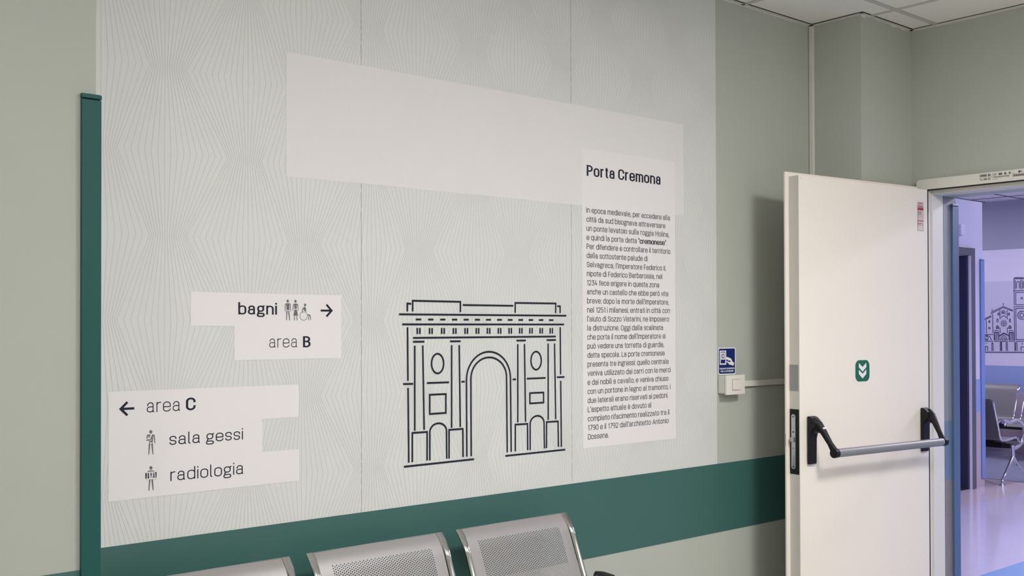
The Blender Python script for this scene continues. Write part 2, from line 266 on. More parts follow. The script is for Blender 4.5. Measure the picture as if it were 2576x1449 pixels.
CATH= [[(3.005,1.549),(2.919,1.588)],[(3.005,1.535),(2.919,1.575)],[(2.919,1.624),(2.919,1.606)],[(2.919,1.632),(2.797,1.683)],[(2.912,1.618),(2.794,1.671)],[(2.797,1.685),(2.776,1.697),(2.751,1.684),(2.664,1.648)],[(2.794,1.671),(2.775,1.682),(2.752,1.67),(2.664,1.637)],[(2.776,1.732),(2.776,1.711)],[(2.781,1.726),(2.771,1.726)],[(2.909,1.667),(2.91,1.647)],[(2.98,1.533),(2.978,1.378)],[(2.903,1.608),(2.901,1.381)],[(2.817,1.648),(2.816,1.543)],[(2.733,1.647),(2.731,1.543)],[(2.817,1.447),(2.814,1.382)],[(2.732,1.447),(2.731,1.382)],[(3.01,1.364),(2.899,1.365)],[(3.007,1.284),(2.898,1.285)],[(3.008,1.155),(2.542,1.162)],[(2.647,2.028),(2.536,2.023)],[(2.657,2.016),(2.536,2.012)],[(2.65,2.014),(2.649,1.705)],[(2.658,1.875),(2.537,1.875)],[(2.65,1.677),(2.645,1.176)],[(2.659,1.689),(2.539,1.687)],[(2.636,2.0),(2.633,1.893)],[(2.575,2.001),(2.574,1.891)],[(2.557,2.0),(2.556,1.891)],[(2.621,1.902),(2.62,1.971),(2.603,1.983),(2.588,1.97),(2.588,1.901)],[(2.541,1.9),(2.541,1.982)],[(2.537,1.853),(2.631,1.856),(2.631,1.712),(2.538,1.71)],[(2.539,1.667),(2.631,1.668),(2.63,1.309),(2.541,1.308)],[(2.573,1.773),(2.571,1.791),(2.563,1.798),(2.554,1.791),(2.554,1.772)],[(2.632,1.288),(2.542,1.289)],[(2.794,1.6),(2.794,1.637),(2.776,1.649),(2.757,1.636),(2.758,1.6)],[(2.782,1.608),(2.781,1.629),(2.772,1.629),(2.772,1.608)],[(2.802,1.559),(2.787,1.58),(2.773,1.585),(2.756,1.578),(2.745,1.558)],[(2.841,1.589),(2.84,1.615),(2.828,1.619),(2.827,1.589)],[(2.717,1.588),(2.717,1.613),(2.707,1.618),(2.706,1.588)],[(2.855,1.509),(2.854,1.541),(2.844,1.55),(2.839,1.541),(2.839,1.508)],[(2.707,1.509),(2.707,1.541),(2.698,1.548),(2.693,1.538),(2.693,1.505)],[(2.948,1.508),(2.948,1.528),(2.936,1.528),(2.936,1.508),(2.948,1.508)],[(2.861,1.431),(2.858,1.46),(2.846,1.47),(2.832,1.46),(2.831,1.431)],[(2.852,1.431),(2.845,1.456),(2.838,1.431)],[(2.716,1.431),(2.713,1.46),(2.702,1.47),(2.688,1.46),(2.686,1.432)],[(2.708,1.431),(2.701,1.456),(2.694,1.432)],[(2.887,1.403),(2.86,1.416),(2.83,1.403)],[(2.887,1.39),(2.83,1.39)],[(2.887,1.381),(2.829,1.382)],[(2.887,1.381),(2.886,1.296)],[(2.877,1.371),(2.876,1.296)],[(2.861,1.296),(2.86,1.367),(2.842,1.367),(2.841,1.296)],[(2.829,1.382),(2.828,1.297)],[(2.715,1.403),(2.687,1.416),(2.659,1.403)],[(2.715,1.391),(2.659,1.391)],[(2.715,1.382),(2.658,1.382)],[(2.713,1.382),(2.712,1.298)],[(2.705,1.372),(2.704,1.298)],[(2.69,1.298),(2.689,1.368),(2.672,1.368),(2.671,1.298)],[(2.659,1.382),(2.658,1.298)],[(2.888,1.285),(2.828,1.286)],[(2.716,1.287),(2.658,1.288)],[(2.826,1.353),(2.773,1.385),(2.719,1.36)],[(2.825,1.343),(2.773,1.375),(2.719,1.347)],[(2.818,1.293),(2.803,1.332),(2.774,1.355),(2.743,1.333),(2.73,1.294)],[(2.797,1.3),(2.789,1.318),(2.772,1.329),(2.754,1.318),(2.747,1.301),(2.797,1.3)],[(2.816,1.29),(2.814,1.173)],[(2.805,1.286),(2.804,1.173)],[(2.797,1.173),(2.799,1.284),(2.747,1.285),(2.745,1.174)],[(2.733,1.287),(2.73,1.174)],[(3.007,1.352),(2.968,1.354),(2.936,1.338),(2.918,1.296)],[(2.999,1.32),(2.988,1.34),(2.974,1.344),(2.959,1.335),(2.955,1.317)],[(3.001,1.311),(2.957,1.311)],[(3.001,1.299),(2.957,1.299)],[(2.991,1.17),(2.991,1.222),(2.965,1.222),(2.963,1.17)],[(2.915,1.171),(2.914,1.267),(2.902,1.267),(2.899,1.171)],[(2.636,1.176),(2.636,1.27),(2.622,1.271),(2.62,1.176)],[(2.575,1.177),(2.575,1.224),(2.542,1.224)],[(2.979,1.267),(2.979,1.256)],[(2.562,1.271),(2.561,1.25)],[(2.746,1.495),(2.747,1.487),(2.751,1.479),(2.757,1.473),(2.764,1.469),(2.773,1.468),(2.781,1.469),(2.788,1.473),(2.794,1.479),(2.798,1.487),(2.799,1.495),(2.798,1.503),(2.794,1.511),(2.788,1.517),(2.781,1.521),(2.772,1.522),(2.764,1.521),(2.757,1.517),(2.751,1.511),(2.747,1.503),(2.746,1.495)],[(2.764,1.495),(2.765,1.491),(2.768,1.488),(2.773,1.487),(2.777,1.488),(2.78,1.491),(2.781,1.495),(2.78,1.499),(2.777,1.502),(2.772,1.504),(2.768,1.502),(2.765,1.499),(2.764,1.495)],[(2.931,1.441),(2.933,1.435),(2.937,1.431),(2.942,1.43),(2.947,1.431),(2.951,1.435),(2.953,1.441),(2.951,1.446),(2.947,1.45),(2.942,1.451),(2.937,1.45),(2.933,1.446),(2.931,1.441)],[(2.515,1.589),(2.517,1.574),(2.524,1.56),(2.535,1.55),(2.548,1.543),(2.563,1.541),(2.578,1.543),(2.591,1.55),(2.602,1.561),(2.609,1.575),(2.611,1.59),(2.609,1.605),(2.602,1.619),(2.591,1.629),(2.577,1.636),(2.562,1.638),(2.548,1.636),(2.534,1.629),(2.524,1.618),(2.517,1.604),(2.515,1.589)],[(2.541,1.589),(2.542,1.581),(2.547,1.573),(2.554,1.569),(2.563,1.567),(2.571,1.569),(2.578,1.574),(2.583,1.581),(2.585,1.59),(2.583,1.598),(2.578,1.605),(2.571,1.61),(2.563,1.612),(2.554,1.61),(2.547,1.605),(2.542,1.598),(2.541,1.589)],[(2.736,1.495),(2.729,1.495)],[(2.741,1.477),(2.735,1.473)],[(2.754,1.463),(2.751,1.457)],[(2.773,1.458),(2.773,1.451)],[(2.563,1.559),(2.563,1.549)],[(2.791,1.463),(2.795,1.457)],[(2.578,1.563),(2.583,1.554)],[(2.805,1.477),(2.811,1.473)],[(2.589,1.574),(2.598,1.569)],[(2.809,1.495),(2.816,1.495)],[(2.593,1.59),(2.603,1.59)],[(2.804,1.514),(2.81,1.517)],[(2.589,1.605),(2.597,1.61)],[(2.791,1.527),(2.794,1.533)],[(2.578,1.616),(2.582,1.625)],[(2.772,1.532),(2.772,1.539)],[(2.562,1.62),(2.562,1.63)],[(2.754,1.527),(2.75,1.533)],[(2.741,1.513),(2.735,1.517)]]
BODY= [(2.906,3.3959,1.9268),(2.9062,3.366,1.8914),(2.9064,3.3902,1.8561),(2.9066,3.3753,1.8207),(2.9068,3.3971,1.7854),(2.907,3.2553,1.75),(2.9072,3.3684,1.7147),(2.9073,3.3471,1.6794),(2.9075,3.3272,1.6441),(2.9077,3.3838,1.6087),(2.9079,3.3863,1.5734),(2.9081,3.3931,1.5381),(2.9083,3.3869,1.5028),(2.9085,3.3504,1.4675),(2.9087,3.3643,1.4322),(2.9089,3.3551,1.3969),(2.9091,3.3589,1.3616),(2.9092,3.3836,1.3263),(2.9094,3.3959,1.291),(2.9096,3.3819,1.2557),(2.9098,3.3945,1.2205),(2.91,3.3798,1.1852),(2.9102,3.2768,1.1499),(2.9104,3.3886,1.1147),(2.9106,3.3821,1.0794),(2.9108,3.0258,1.0441)]
ICON_T= [[(1.6146,1.5658),(1.6144,1.5643),(1.6138,1.563),(1.6128,1.5619),(1.6117,1.5612),(1.6104,1.561),(1.6091,1.5612),(1.608,1.5619),(1.607,1.5629),(1.6065,1.5642),(1.6063,1.5657),(1.6065,1.5671),(1.607,1.5685),(1.608,1.5695),(1.6091,1.5702),(1.6104,1.5705),(1.6117,1.5703),(1.6128,1.5696),(1.6138,1.5686),(1.6144,1.5672)],[(1.6012,1.5557),(1.6028,1.558),(1.606,1.559),(1.6164,1.5591),(1.6192,1.5582),(1.6208,1.5559),(1.6216,1.5344),(1.6194,1.5344),(1.618,1.5556),(1.6162,1.5555),(1.616,1.5379),(1.6064,1.5379),(1.6051,1.5554),(1.6035,1.5554),(1.6028,1.5341),(1.6008,1.5341),(1.6004,1.5529)],[(1.6056,1.5356),(1.6102,1.5356),(1.6086,1.5228),(1.6073,1.5063),(1.6048,1.5063)],[(1.6118,1.5356),(1.616,1.5356),(1.6172,1.5229),(1.6185,1.5064),(1.6157,1.5064),(1.6132,1.5229)],[(1.6414,1.5655),(1.6411,1.5641),(1.6406,1.5627),(1.6396,1.5617),(1.6384,1.561),(1.6372,1.5607),(1.6359,1.561),(1.6347,1.5616),(1.6338,1.5627),(1.6332,1.564),(1.633,1.5654),(1.6332,1.5669),(1.6338,1.5682),(1.6347,1.5693),(1.6359,1.57),(1.6372,1.5703),(1.6385,1.57),(1.6396,1.5694),(1.6406,1.5683),(1.6412,1.567)],[(1.6288,1.5553),(1.6301,1.5575),(1.6333,1.5584),(1.6422,1.5585),(1.6452,1.5577),(1.6466,1.5551),(1.6477,1.5359),(1.6462,1.5359),(1.6436,1.5551),(1.6422,1.5551),(1.6419,1.5421),(1.6337,1.542),(1.6326,1.555),(1.6317,1.555),(1.6296,1.5362),(1.6278,1.536),(1.6278,1.5445)],[(1.6337,1.5397),(1.6422,1.5397),(1.6466,1.5205),(1.6294,1.5204)],[(1.6326,1.519),(1.6355,1.519),(1.6349,1.506),(1.6323,1.506)],[(1.6405,1.519),(1.6432,1.519),(1.6446,1.506),(1.6421,1.506)],[(1.675,1.5545),(1.6748,1.553),(1.6742,1.5517),(1.6734,1.5507),(1.6723,1.55),(1.671,1.5497),(1.6698,1.55),(1.6687,1.5506),(1.6679,1.5517),(1.6673,1.553),(1.6671,1.5544),(1.6673,1.5559),(1.6679,1.5572),(1.6687,1.5582),(1.6698,1.5589),(1.671,1.5592),(1.6723,1.559),(1.6734,1.5583),(1.6742,1.5573),(1.6748,1.556)],[(1.6661,1.5477),(1.669,1.5485),(1.6727,1.5471),(1.6745,1.5435),(1.6749,1.5329),(1.6678,1.5358),(1.6674,1.539),(1.6657,1.5405),(1.6633,1.5394),(1.6626,1.5376),(1.6633,1.53),(1.6616,1.5299),(1.6596,1.5383),(1.66,1.5404)],[(1.68,1.5264),(1.687,1.5243),(1.6899,1.5225),(1.6928,1.5072),(1.6907,1.5072),(1.6866,1.5206),(1.6817,1.521)],[(1.6825,1.5202),(1.685,1.5203),(1.6847,1.5061),(1.6825,1.5061)]]
ICON_C= [[(1.183,1.19),(1.1828,1.1884),(1.1822,1.187),(1.1812,1.1859),(1.18,1.1853),(1.1786,1.1851),(1.1772,1.1855),(1.176,1.1863),(1.175,1.1875),(1.1744,1.189),(1.1742,1.1906),(1.1744,1.1922),(1.175,1.1936),(1.176,1.1946),(1.1772,1.1953),(1.1786,1.1955),(1.1799,1.1951),(1.1812,1.1943),(1.1822,1.1931),(1.1828,1.1916)],[(1.1671,1.1815),(1.1706,1.1833),(1.1784,1.183),(1.1721,1.1693),(1.1728,1.179),(1.1711,1.1795),(1.1685,1.1716),(1.1661,1.1715),(1.1664,1.178)],[(1.183,1.1829),(1.187,1.1826),(1.1899,1.1792),(1.1916,1.1571),(1.1892,1.1573),(1.1863,1.178),(1.1849,1.1781),(1.1845,1.16),(1.1728,1.1608),(1.1722,1.1637),(1.1806,1.1649),(1.1813,1.1686),(1.177,1.1713)],[(1.1728,1.1585),(1.1773,1.1581),(1.1759,1.1446),(1.1738,1.1263),(1.1714,1.1268)],[(1.1796,1.158),(1.1845,1.1579),(1.1862,1.1263),(1.1836,1.1265),(1.1813,1.1427)],[(1.1834,1.088),(1.1832,1.0864),(1.1825,1.085),(1.1816,1.0839),(1.1803,1.0833),(1.179,1.0832),(1.1776,1.0836),(1.1764,1.0844),(1.1754,1.0856),(1.1748,1.0871),(1.1746,1.0887),(1.1748,1.0903),(1.1754,1.0917),(1.1764,1.0928),(1.1776,1.0934),(1.179,1.0935),(1.1803,1.0931),(1.1816,1.0923),(1.1825,1.0911),(1.1832,1.0896)],[(1.1683,1.0783),(1.1707,1.0809),(1.1757,1.0815),(1.1843,1.0808),(1.1885,1.0795),(1.1907,1.0777),(1.1793,1.078)],[(1.1736,1.0566),(1.1783,1.0562),(1.1764,1.0441),(1.1746,1.0245),(1.1719,1.0248)],[(1.1803,1.0563),(1.185,1.0561),(1.1869,1.0246),(1.1843,1.0249),(1.1817,1.0422)],[(1.1688,1.056),(1.1684,1.0552),(1.1675,1.055),(1.1666,1.0554),(1.1662,1.0562),(1.1666,1.057),(1.1675,1.0572),(1.1684,1.0568)],[(1.1929,1.056),(1.1924,1.0553),(1.1914,1.0551),(1.1904,1.0555),(1.19,1.0563),(1.1904,1.0571),(1.1914,1.0573),(1.1924,1.0569)]]
SIGN= [[(3.72,1.3755),(3.7646,1.3753),(3.765,1.3129),(3.7201,1.3136)],[(3.7266,1.3704),(3.7587,1.3703),(3.7583,1.319),(3.7262,1.3193)],[(3.7279,1.367),(3.756,1.367),(3.7563,1.336),(3.7282,1.3358)],[(3.7337,1.3613),(3.7511,1.3615),(3.751,1.3417),(3.7338,1.3416)],[(3.7385,1.3588),(3.7473,1.359),(3.7472,1.3446),(3.7387,1.3443)],[(3.7644,1.3477),(3.7827,1.3444),(3.8003,1.3384),(3.8084,1.3263),(3.822,1.3191),(3.8137,1.3057),(3.8015,1.3111),(3.7866,1.3124),(3.7745,1.322),(3.7659,1.3239),(3.7648,1.329),(3.7745,1.3276),(3.7826,1.3252),(3.7921,1.3233),(3.7956,1.3274),(3.7908,1.3309),(3.7799,1.3304),(3.7644,1.3383)]]
ICON_D= [[(1.1657,1.169),(1.1792,1.1687),(1.1799,1.1666),(1.1657,1.1665)],[(1.1629,1.0753),(1.1672,1.0753),(1.1665,1.0593),(1.163,1.0593)],[(1.1914,1.0755),(1.1953,1.0756),(1.195,1.0593),(1.1926,1.059)],[(1.1703,1.0753),(1.1731,1.0754),(1.1736,1.059),(1.1693,1.0594)],[(1.1861,1.075),(1.1883,1.0751),(1.1896,1.0596),(1.186,1.0596)],[(1.1764,1.0741),(1.1825,1.0739),(1.1825,1.0725),(1.1764,1.0727)],[(1.1764,1.0713),(1.1831,1.0711),(1.1831,1.0697),(1.1764,1.0699)],[(1.1769,1.0685),(1.1826,1.0683),(1.1826,1.0669),(1.1769,1.0671)],[(1.1788,1.0745),(1.1803,1.0744),(1.1803,1.0646),(1.1788,1.0648)],[(1.1754,1.0637),(1.184,1.0635),(1.1843,1.0604),(1.1821,1.0624),(1.1797,1.0619),(1.1771,1.0627),(1.1754,1.0606)]]
# ------------------------------------------------------------------ materials
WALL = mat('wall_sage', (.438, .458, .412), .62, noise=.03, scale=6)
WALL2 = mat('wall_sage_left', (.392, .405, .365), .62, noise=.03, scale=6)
WALLIN = mat('wall_inner', (.50, .51, .44), .7)
TEAL = mat('band_teal', (.042, .125, .112), .42, noise=.04, scale=5)
PAPER = mat('wallpaper', (.645, .65, .645), .55, noise=.025, scale=4)
PAPER2 = mat('paper_box_grey', (.71, .685, .69), .6)
PAPER3 = mat('paper_box_white', (.755, .715, .73), .6)
LINE = mat('line_grey', (.515, .52, .51), .6)
LINE2 = mat('line_banner', (.69, .665, .665), .6)
SEAM = mat('seam_grey', (.36, .36, .35), .7)
INK = mat('ink_navy', (.015, .019, .036), .7, spec=.2)
INK2 = mat('ink_body', (.024, .024, .034), .7, spec=.2)
INKG = mat('ink_grey', (.13, .125, .14), .55)
TRIMW = mat('trim_white', (.68, .655, .61), .5)
TILE = mat('ceiling_tile', (.90, .87, .83), .9, noise=.05, scale=90, bump=.15)
BAR = mat('ceiling_bar', (.60, .585, .565), .5)
VOID = mat('plenum_dark', (.01, .01, .01), .9)
GUARD = mat('guard_teal', (.014, .083, .076), .45, spec=.25)
PLAST = mat('plastic_white', (.74, .70, .66), .35)
PLASTB = mat('plastic_box', (.62, .60, .56), .4)
DOORM = mat('door_paint', (.83, .765, .70), .42)
FRAMEM = mat('frame_paint', (.72, .69, .64), .42)
DOOREDGE = mat('door_edge', (.60, .57, .52), .45)
RUB = mat('rubber_black', (.006, .006, .007), .6)
BLK = mat('plastic_black', (.005, .005, .006), .5, spec=.3)
BARG = mat('bar_grey', (.20, .20, .215), .42)
STEEL = mat('lock_steel', (.55, .56, .56), .32, metal=.9)
GREYP = mat('plate_grey', (.28, .28, .285), .5)
CHROME = mat('chrome', (.66, .655, .64), .08, metal=1)
SHEET = mat('seat_sheet', (.315, .30, .30), .44, metal=.3)
BEAM = mat('beam_black', (.01, .01, .01), .4)
LAMPM = mat('lamp_diffuser', (.9, .9, .9), .6, emit=(1, .98, .95, 15))
LAMPC = mat('unseen_lamp_diffuser_cool', (.9, .9, .9), .6, emit=(.86, .84, 1, 13))
WH = mat('print_white', (.80, .78, .78), .45)
BLUE = mat('sign_blue', (.006, .02, .16), .35)
GREEN = mat('sign_green', (.005, .12, .055), .35)
RED = mat('label_red', (.42, .02, .05), .5)
PINK = mat('label_pink', (.70, .55, .56), .5)
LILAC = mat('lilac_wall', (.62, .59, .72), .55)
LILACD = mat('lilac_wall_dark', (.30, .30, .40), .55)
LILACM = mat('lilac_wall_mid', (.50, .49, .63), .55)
GREYBL = mat('reveal_greyblue', (.235, .25, .285), .55)
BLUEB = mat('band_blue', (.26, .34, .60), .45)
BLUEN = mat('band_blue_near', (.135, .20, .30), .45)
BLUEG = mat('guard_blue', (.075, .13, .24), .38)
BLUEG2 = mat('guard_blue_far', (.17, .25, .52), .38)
TERR = mat('terrazzo_vinyl', (.235, .205, .215), .5, noise=.35, scale=160)
PINKV = mat('pink_vinyl', (.45, .37, .43), .45, noise=.06, scale=60)
DKDOOR = mat('dark_frame', (.085, .085, .105), .42)
DKLEAF = mat('dark_leaf', (.035, .033, .085), .4)
FLOOR1 = mat('floor_vinyl_grey', (.44, .435, .425), .2, noise=.05, scale=30)
FL_L = mat('floor_lilac', (.54, .50, .63), .13, noise=.05, scale=8)
FL_P = mat('floor_pink', (.56, .47, .53), .15, noise=.05, scale=8)
FL_B = mat('floor_blue', (.20, .34, .62), .16)
FL_G = mat('floor_greyblue', (.25, .28, .40), .16)
FL_D = mat('floor_shadow_strip', (.07, .07, .09), .4)  # shade at the bench and floor join, painted as a dark strip
CZ = 2.93; XE = 4.875; XN = 5.11; YJ = -.372; ZH = 2.117

# ------------------------------------------------------------------ room shell
m = MB()
m.box(-3, XN, -6.2, 1.673, -.1, 0, 0).box(XN, 10.12, 1.26, 1.673, -.1, 0, 2).box(XN, 12.48, .045, 1.26, -.1, 0, 1)
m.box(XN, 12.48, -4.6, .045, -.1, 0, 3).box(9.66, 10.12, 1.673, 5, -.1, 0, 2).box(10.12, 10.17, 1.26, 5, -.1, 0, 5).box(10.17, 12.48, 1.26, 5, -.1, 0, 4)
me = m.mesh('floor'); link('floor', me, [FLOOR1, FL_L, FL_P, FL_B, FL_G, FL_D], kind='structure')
MB().box(-3, XE, 0, .2, 0, 3.0).build('wall_front', WALL, kind='structure')
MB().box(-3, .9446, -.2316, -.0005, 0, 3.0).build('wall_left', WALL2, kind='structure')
MB().box(4.4247, XE, -.2705, -.0005, 0, 3.0).build('wall_corner', WALL, kind='structure')
MB().box(XE, XN, YJ+.009, .2, 0, 3.0).box(XE, XN, -1.37, YJ+.009, 2.1385, 3.0).box(4.9885, XN, -1.37, YJ+.009, ZH, 2.1385).box(XE, XN, -6.2, -1.36, 0, 3.0).build('wall_right', WALL, kind='structure')
MB().box(-3.2, XN, -6.4, -6.2, 0, 3.0).build('wall_back', WALLIN, kind='structure')
MB().box(-3.2, -3, -6.2, .2, 0, 3.0).build('wall_rear', WALLIN, kind='structure')
# painted and clad strips of the corridor side of the opening
def cladding(name, box, mts, zs, M=None):
    x0, x1, y0, y1 = box; m = MB()
    for i, (z0, z1) in enumerate(zs): m.box(x0, x1, y0, y1, z0, z1, i)
    return link(name, m.mesh(name), mts, kind='structure')
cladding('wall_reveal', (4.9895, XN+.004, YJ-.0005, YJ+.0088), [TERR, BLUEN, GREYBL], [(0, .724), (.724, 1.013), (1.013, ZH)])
# teal paint band on room side
MB().box(.9446, 4.4245, -.0022, .001, .583, .881).build('trim_1', TEAL, kind='structure')
MB().box(-3, .9446, -.2338, -.23, .583, .881).build('trim_2', TEAL, kind='structure')
MB().box(4.4225, 4.4262, -.2705, -.0025, .583, .881).box(4.4225, XE, -.2728, -.27, .583, .881).build('trim_3', TEAL, kind='structure')
MB().box(XE-.0022, XE+.001, -.308, -.273, .583, .881).box(XE-.0022, XE+.001, -6.2, -1.45, .583, .881).build('trim_4', TEAL, kind='structure')
MB().box(-3, XE, -6.201, -6.198, .583, .881).build('trim_5', TEAL, kind='structure')

# ------------------------------------------------------------------ ceiling of the waiting room
ceil = MB().box(-3.2, XN, -6.4, .2, 2.96, 3.05).build('ceiling', VOID, kind='structure')
xb = [-2.70+.5998*i for i in range(13)]; xb = [round(4.4985-.6*(12-i), 4) for i in range(13)]
yb = [round(-.404-.6*i, 4) for i in range(10)]
bars = MB()
for x in xb:
    if x > -2.95: MB().box(x-.0135, x+.0135, -6.2, -.0005 if x < 4.42 else -.271, CZ, CZ+.004).build('ceiling_bar', BAR, ceil)
for y in yb:
    MB().box(-3, XE-.0005, y-.0125, y+.0125, CZ-.0004, CZ+.0036).build('ceiling_bar', BAR, ceil)
def wavy(x0, y0, x1, y1, wdt, nx, ny, amp, name='ceiling_edge_trim'):
    m = MB(); n = 40; vs = []
    for i in range(n+1):
        t = i/n; px, py = x0+(x1-x0)*t, y0+(y1-y0)*t
        vs += [(px, py, CZ-.0015), (px+nx*wdt, py+ny*wdt, CZ-.0015)]
        d = amp*(math.sin(t*23)+math.sin(t*9.1+1)+.8*math.sin(t*41))/2.6
        vs += [(px, py, CZ-.004-max(0, d)), ]
    fs = []
    for i in range(n):
        a, b = 3*i, 3*i+3
        fs += [(a, a+1, b+1, b), (a+2, a, b, b+2)]
    m.add(vs, fs); return m.build(name, TRIMW, ceil)
wavy(.9446, -.0006, 4.4242, -.0006, .021, 0, -1, .004)
wavy(4.4241, -.0006, 4.4241, -.2708, .016, -1, 0, .003)
wavy(4.4241, -.2711, XE-.0005, -.2711, .018, 0, -1, .012)
wavy(XE-.0006, -.271, XE-.0006, -6.2, .020, -1, 0, .004)
wavy(-3, -.2320, .9446, -.2320, .021, 0, -1, .004)
lampcells = []
for (x, y, p) in LAMPS: lampcells.append((x, y))
xs = [-3] + [x for x in xb if x > -2.95] + [XE]; ys = [0] + yb + [-6.2]
tiles = {}
for i in range(len(xs)-1):
    for j in range(len(ys)-1):
        x0 = xs[i]+.0135; x1 = xs[i+1]-.0135-.0032; y1 = ys[j]-.0125-.0032; y0 = ys[j+1]+.0125
        if j == 0: y1 = -.026
        if i == 0: x0 = -2.99
        if i == len(xs)-2: x1 = XE-.024
        cx, cy = (x0+x1)/2, (y0+y1)/2
        if any(abs(cx-a) < .3 and abs(cy-b) < .3 for a, b in lampcells): continue
        if y0 < -4.2 and x1 < 1.5: pass
        if j == 0 and x1 < .9: y1 = -.26
        if j == 0 and x0 > 4.4: y1 = -.2945
        if j == 0 and x0 < 4.4 < x1:      # cut round the pillar
            P = [(x0, y0), (x1, y0), (x1, -.2945), (4.4247-.024, -.2945), (4.4247-.024, y1), (x0, y1)]
            MB().prism(P, CZ+.001, CZ+.016, 2).build('ceiling_tile', TILE, ceil); continue
        k = (round(x1-x0, 3), round(y1-y0, 3))
        if k not in tiles:
            tiles[k] = MB().box(-k[0]/2, k[0]/2, -k[1]/2, k[1]/2, 0, .015).mesh('ceiling_tile'); tiles[k].materials.append(TILE)
        o = bpy.data.objects.new('ceiling_tile', tiles[k]); o.location = ((x0+x1)/2, (y0+y1)/2, CZ+.001); o.parent = ceil; COL.objects.link(o)
def ceiling_light(x, y, label, M_, grp):
    t = empty('ceiling_light', (x, y, CZ))
    MB().box(-.285, .285, -.285, -.27, -.006, .03).box(-.285, .285, .27, .285, -.006, .03).box(-.285, -.27, -.27, .27, -.006, .03).box(.27, .285, -.27, .27, -.006, .03).build('light_frame', TRIMW, t)
    MB().box(-.27, .27, -.27, .27, -.090, .02).build('diffuser', M_, t)  # box deepened so its glowing sides brighten the ceiling
    tag(t, label, 'ceiling light', grp)
WHERE = ['in front of the open white door', 'in front of the direction signs', 'added unseen as fill near the back wall on the door side', 'added unseen as fill near the back wall on the sign side', 'added unseen as fill farthest from the open door']
for (x, y, p), w_h in zip(LAMPS, WHERE): ceiling_light(x, y, 'square glowing waiting room ceiling light '+w_h, LAMPM, 'waiting room ceiling lights')
MB().cyl((3.886, -.0125, CZ-.0045), (3.886, -.0125, CZ-.0015), .0075, 14).build('trim_screw', mat('screw_dull', (.16, .15, .13), .5, metal=.6), ceil)

# ------------------------------------------------------------------ corridor beyond the door
CX1 = 9.66; CY = 1.673; XF = 12.477
m = MB()   # block with the dark door: recess x 8.42..9.375
m.box(XN, 8.42, CY, 5, 0, 2.61).box(9.375, CX1, CY, 5, 0, 2.61).box(8.42, 9.375, CY, 5, 2.108, 2.61).box(8.42, 9.375, CY+.32, 5, 0, 2.108)
m.build('wall_north', LILAC, kind='structure')
cladding('wall_north_cladding', (9.4595, CX1, CY-.004, CY-.0002), [PINKV, BLUEB], [(0, .684), (.684, .985)])
cladding('wall_north_cladding', (XN, 8.335, CY-.004, CY-.0002), [PINKV, BLUEB], [(0, .684), (.684, .985)])
cladding('wall_north_cladding', (CX1+.0002, CX1+.004, CY-.004, 5), [PINKV, BLUEB], [(0, .684), (.684, .985)])
m = MB(); m.box(XF, XF+.2, -4.6, 5, 0, 3.0)
m.build('wall_east', LILAC, kind='structure')
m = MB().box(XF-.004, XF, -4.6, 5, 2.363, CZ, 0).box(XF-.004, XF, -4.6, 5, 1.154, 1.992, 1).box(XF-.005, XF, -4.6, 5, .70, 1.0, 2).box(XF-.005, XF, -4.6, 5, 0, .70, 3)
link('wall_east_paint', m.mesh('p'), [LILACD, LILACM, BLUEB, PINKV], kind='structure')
MB().box(XN, XF+.2, -4.8, -4.6, 0, 3.0).build('wall_south', LILAC, kind='structure')
MB().box(XN, XF+.2, 5, 5.2, 0, 3.0).build('wall_alcove', LILAC, kind='structure')
MB().box(XN-.19, XN, .2, 5, 0, 3.0).build('wall_west', LILAC, kind='structure')
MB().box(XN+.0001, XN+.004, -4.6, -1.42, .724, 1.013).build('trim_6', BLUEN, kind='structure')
ceil2 = MB().box(XN, XF+.2, -4.8, 5.2, 2.96, 3.05).build('ceiling', VOID, kind='structure')
xb2 = [5.5+.6*i for i in range(0)] + [12.10-.45*i for i in range(16)]; yb2 = [3.435-.45*i for i in range(-3, 18)]
yb2 = [round(2.985-.445*i, 3) for i in range(-4, 17)]
CBAR = mat('corridor_ceiling_bar', (.16, .14, .18), .6); CTILE = mat('corridor_ceiling_tile', (.88, .82, .84), .9, noise=.04, scale=60)
for x in xb2: MB().box(x-.006, x+.006, -4.6, 5, CZ, CZ+.004).build('ceiling_bar', CBAR, ceil2)
for y in yb2: MB().box(XN, XF, y-.006, y+.006, CZ-.0004, CZ+.0036).build('ceiling_bar', CBAR, ceil2)
xs2 = sorted([XN, XF]+xb2); ys2 = sorted([-4.6, 5]+yb2); tm = {}
for i in range(len(xs2)-1):
    for j in range(len(ys2)-1):
        a, b = xs2[i+1]-xs2[i]-.012, ys2[j+1]-ys2[j]-.012
        if a < .05 or b < .05: continue
        cx, cy = (xs2[i]+xs2[i+1])/2, (ys2[j]+ys2[j+1])/2
        if any(abs(cx-x) < .42 and abs(cy-y) < .42 for x, y, p in LAMPS2): pass
        k = (round(a, 3), round(b, 3))
        if k not in tm:
            tm[k] = MB().box(-a/2, a/2, -b/2, b/2, 0, .012).mesh('ceiling_tile'); tm[k].materials.append(CTILE)
        o = bpy.data.objects.new('ceiling_tile', tm[k]); o.location = (cx, cy, CZ+.006); o.parent = ceil2; COL.objects.link(o)
for (x, y, p), w_h in zip(LAMPS2, ['just beyond the fire door', 'before the dark framed doorway', 'before the cathedral drawing', 'deep inside the bench alcove']):
    t = empty('ceiling_light', (x, y, CZ))
    MB().box(-.29, .29, -.29, .29, -.005, -.001).build('light_frame', TRIMW, t)
    MB().box(-.27, .27, -.27, .27, -.060, -.0051).build('diffuser', LAMPC, t)  # unseen lamp; box thickened so its glow lifts the corridor ceiling
    tag(t, 'unseen square glowing corridor ceiling light '+w_h, 'ceiling light', 'unseen corridor ceiling lights')

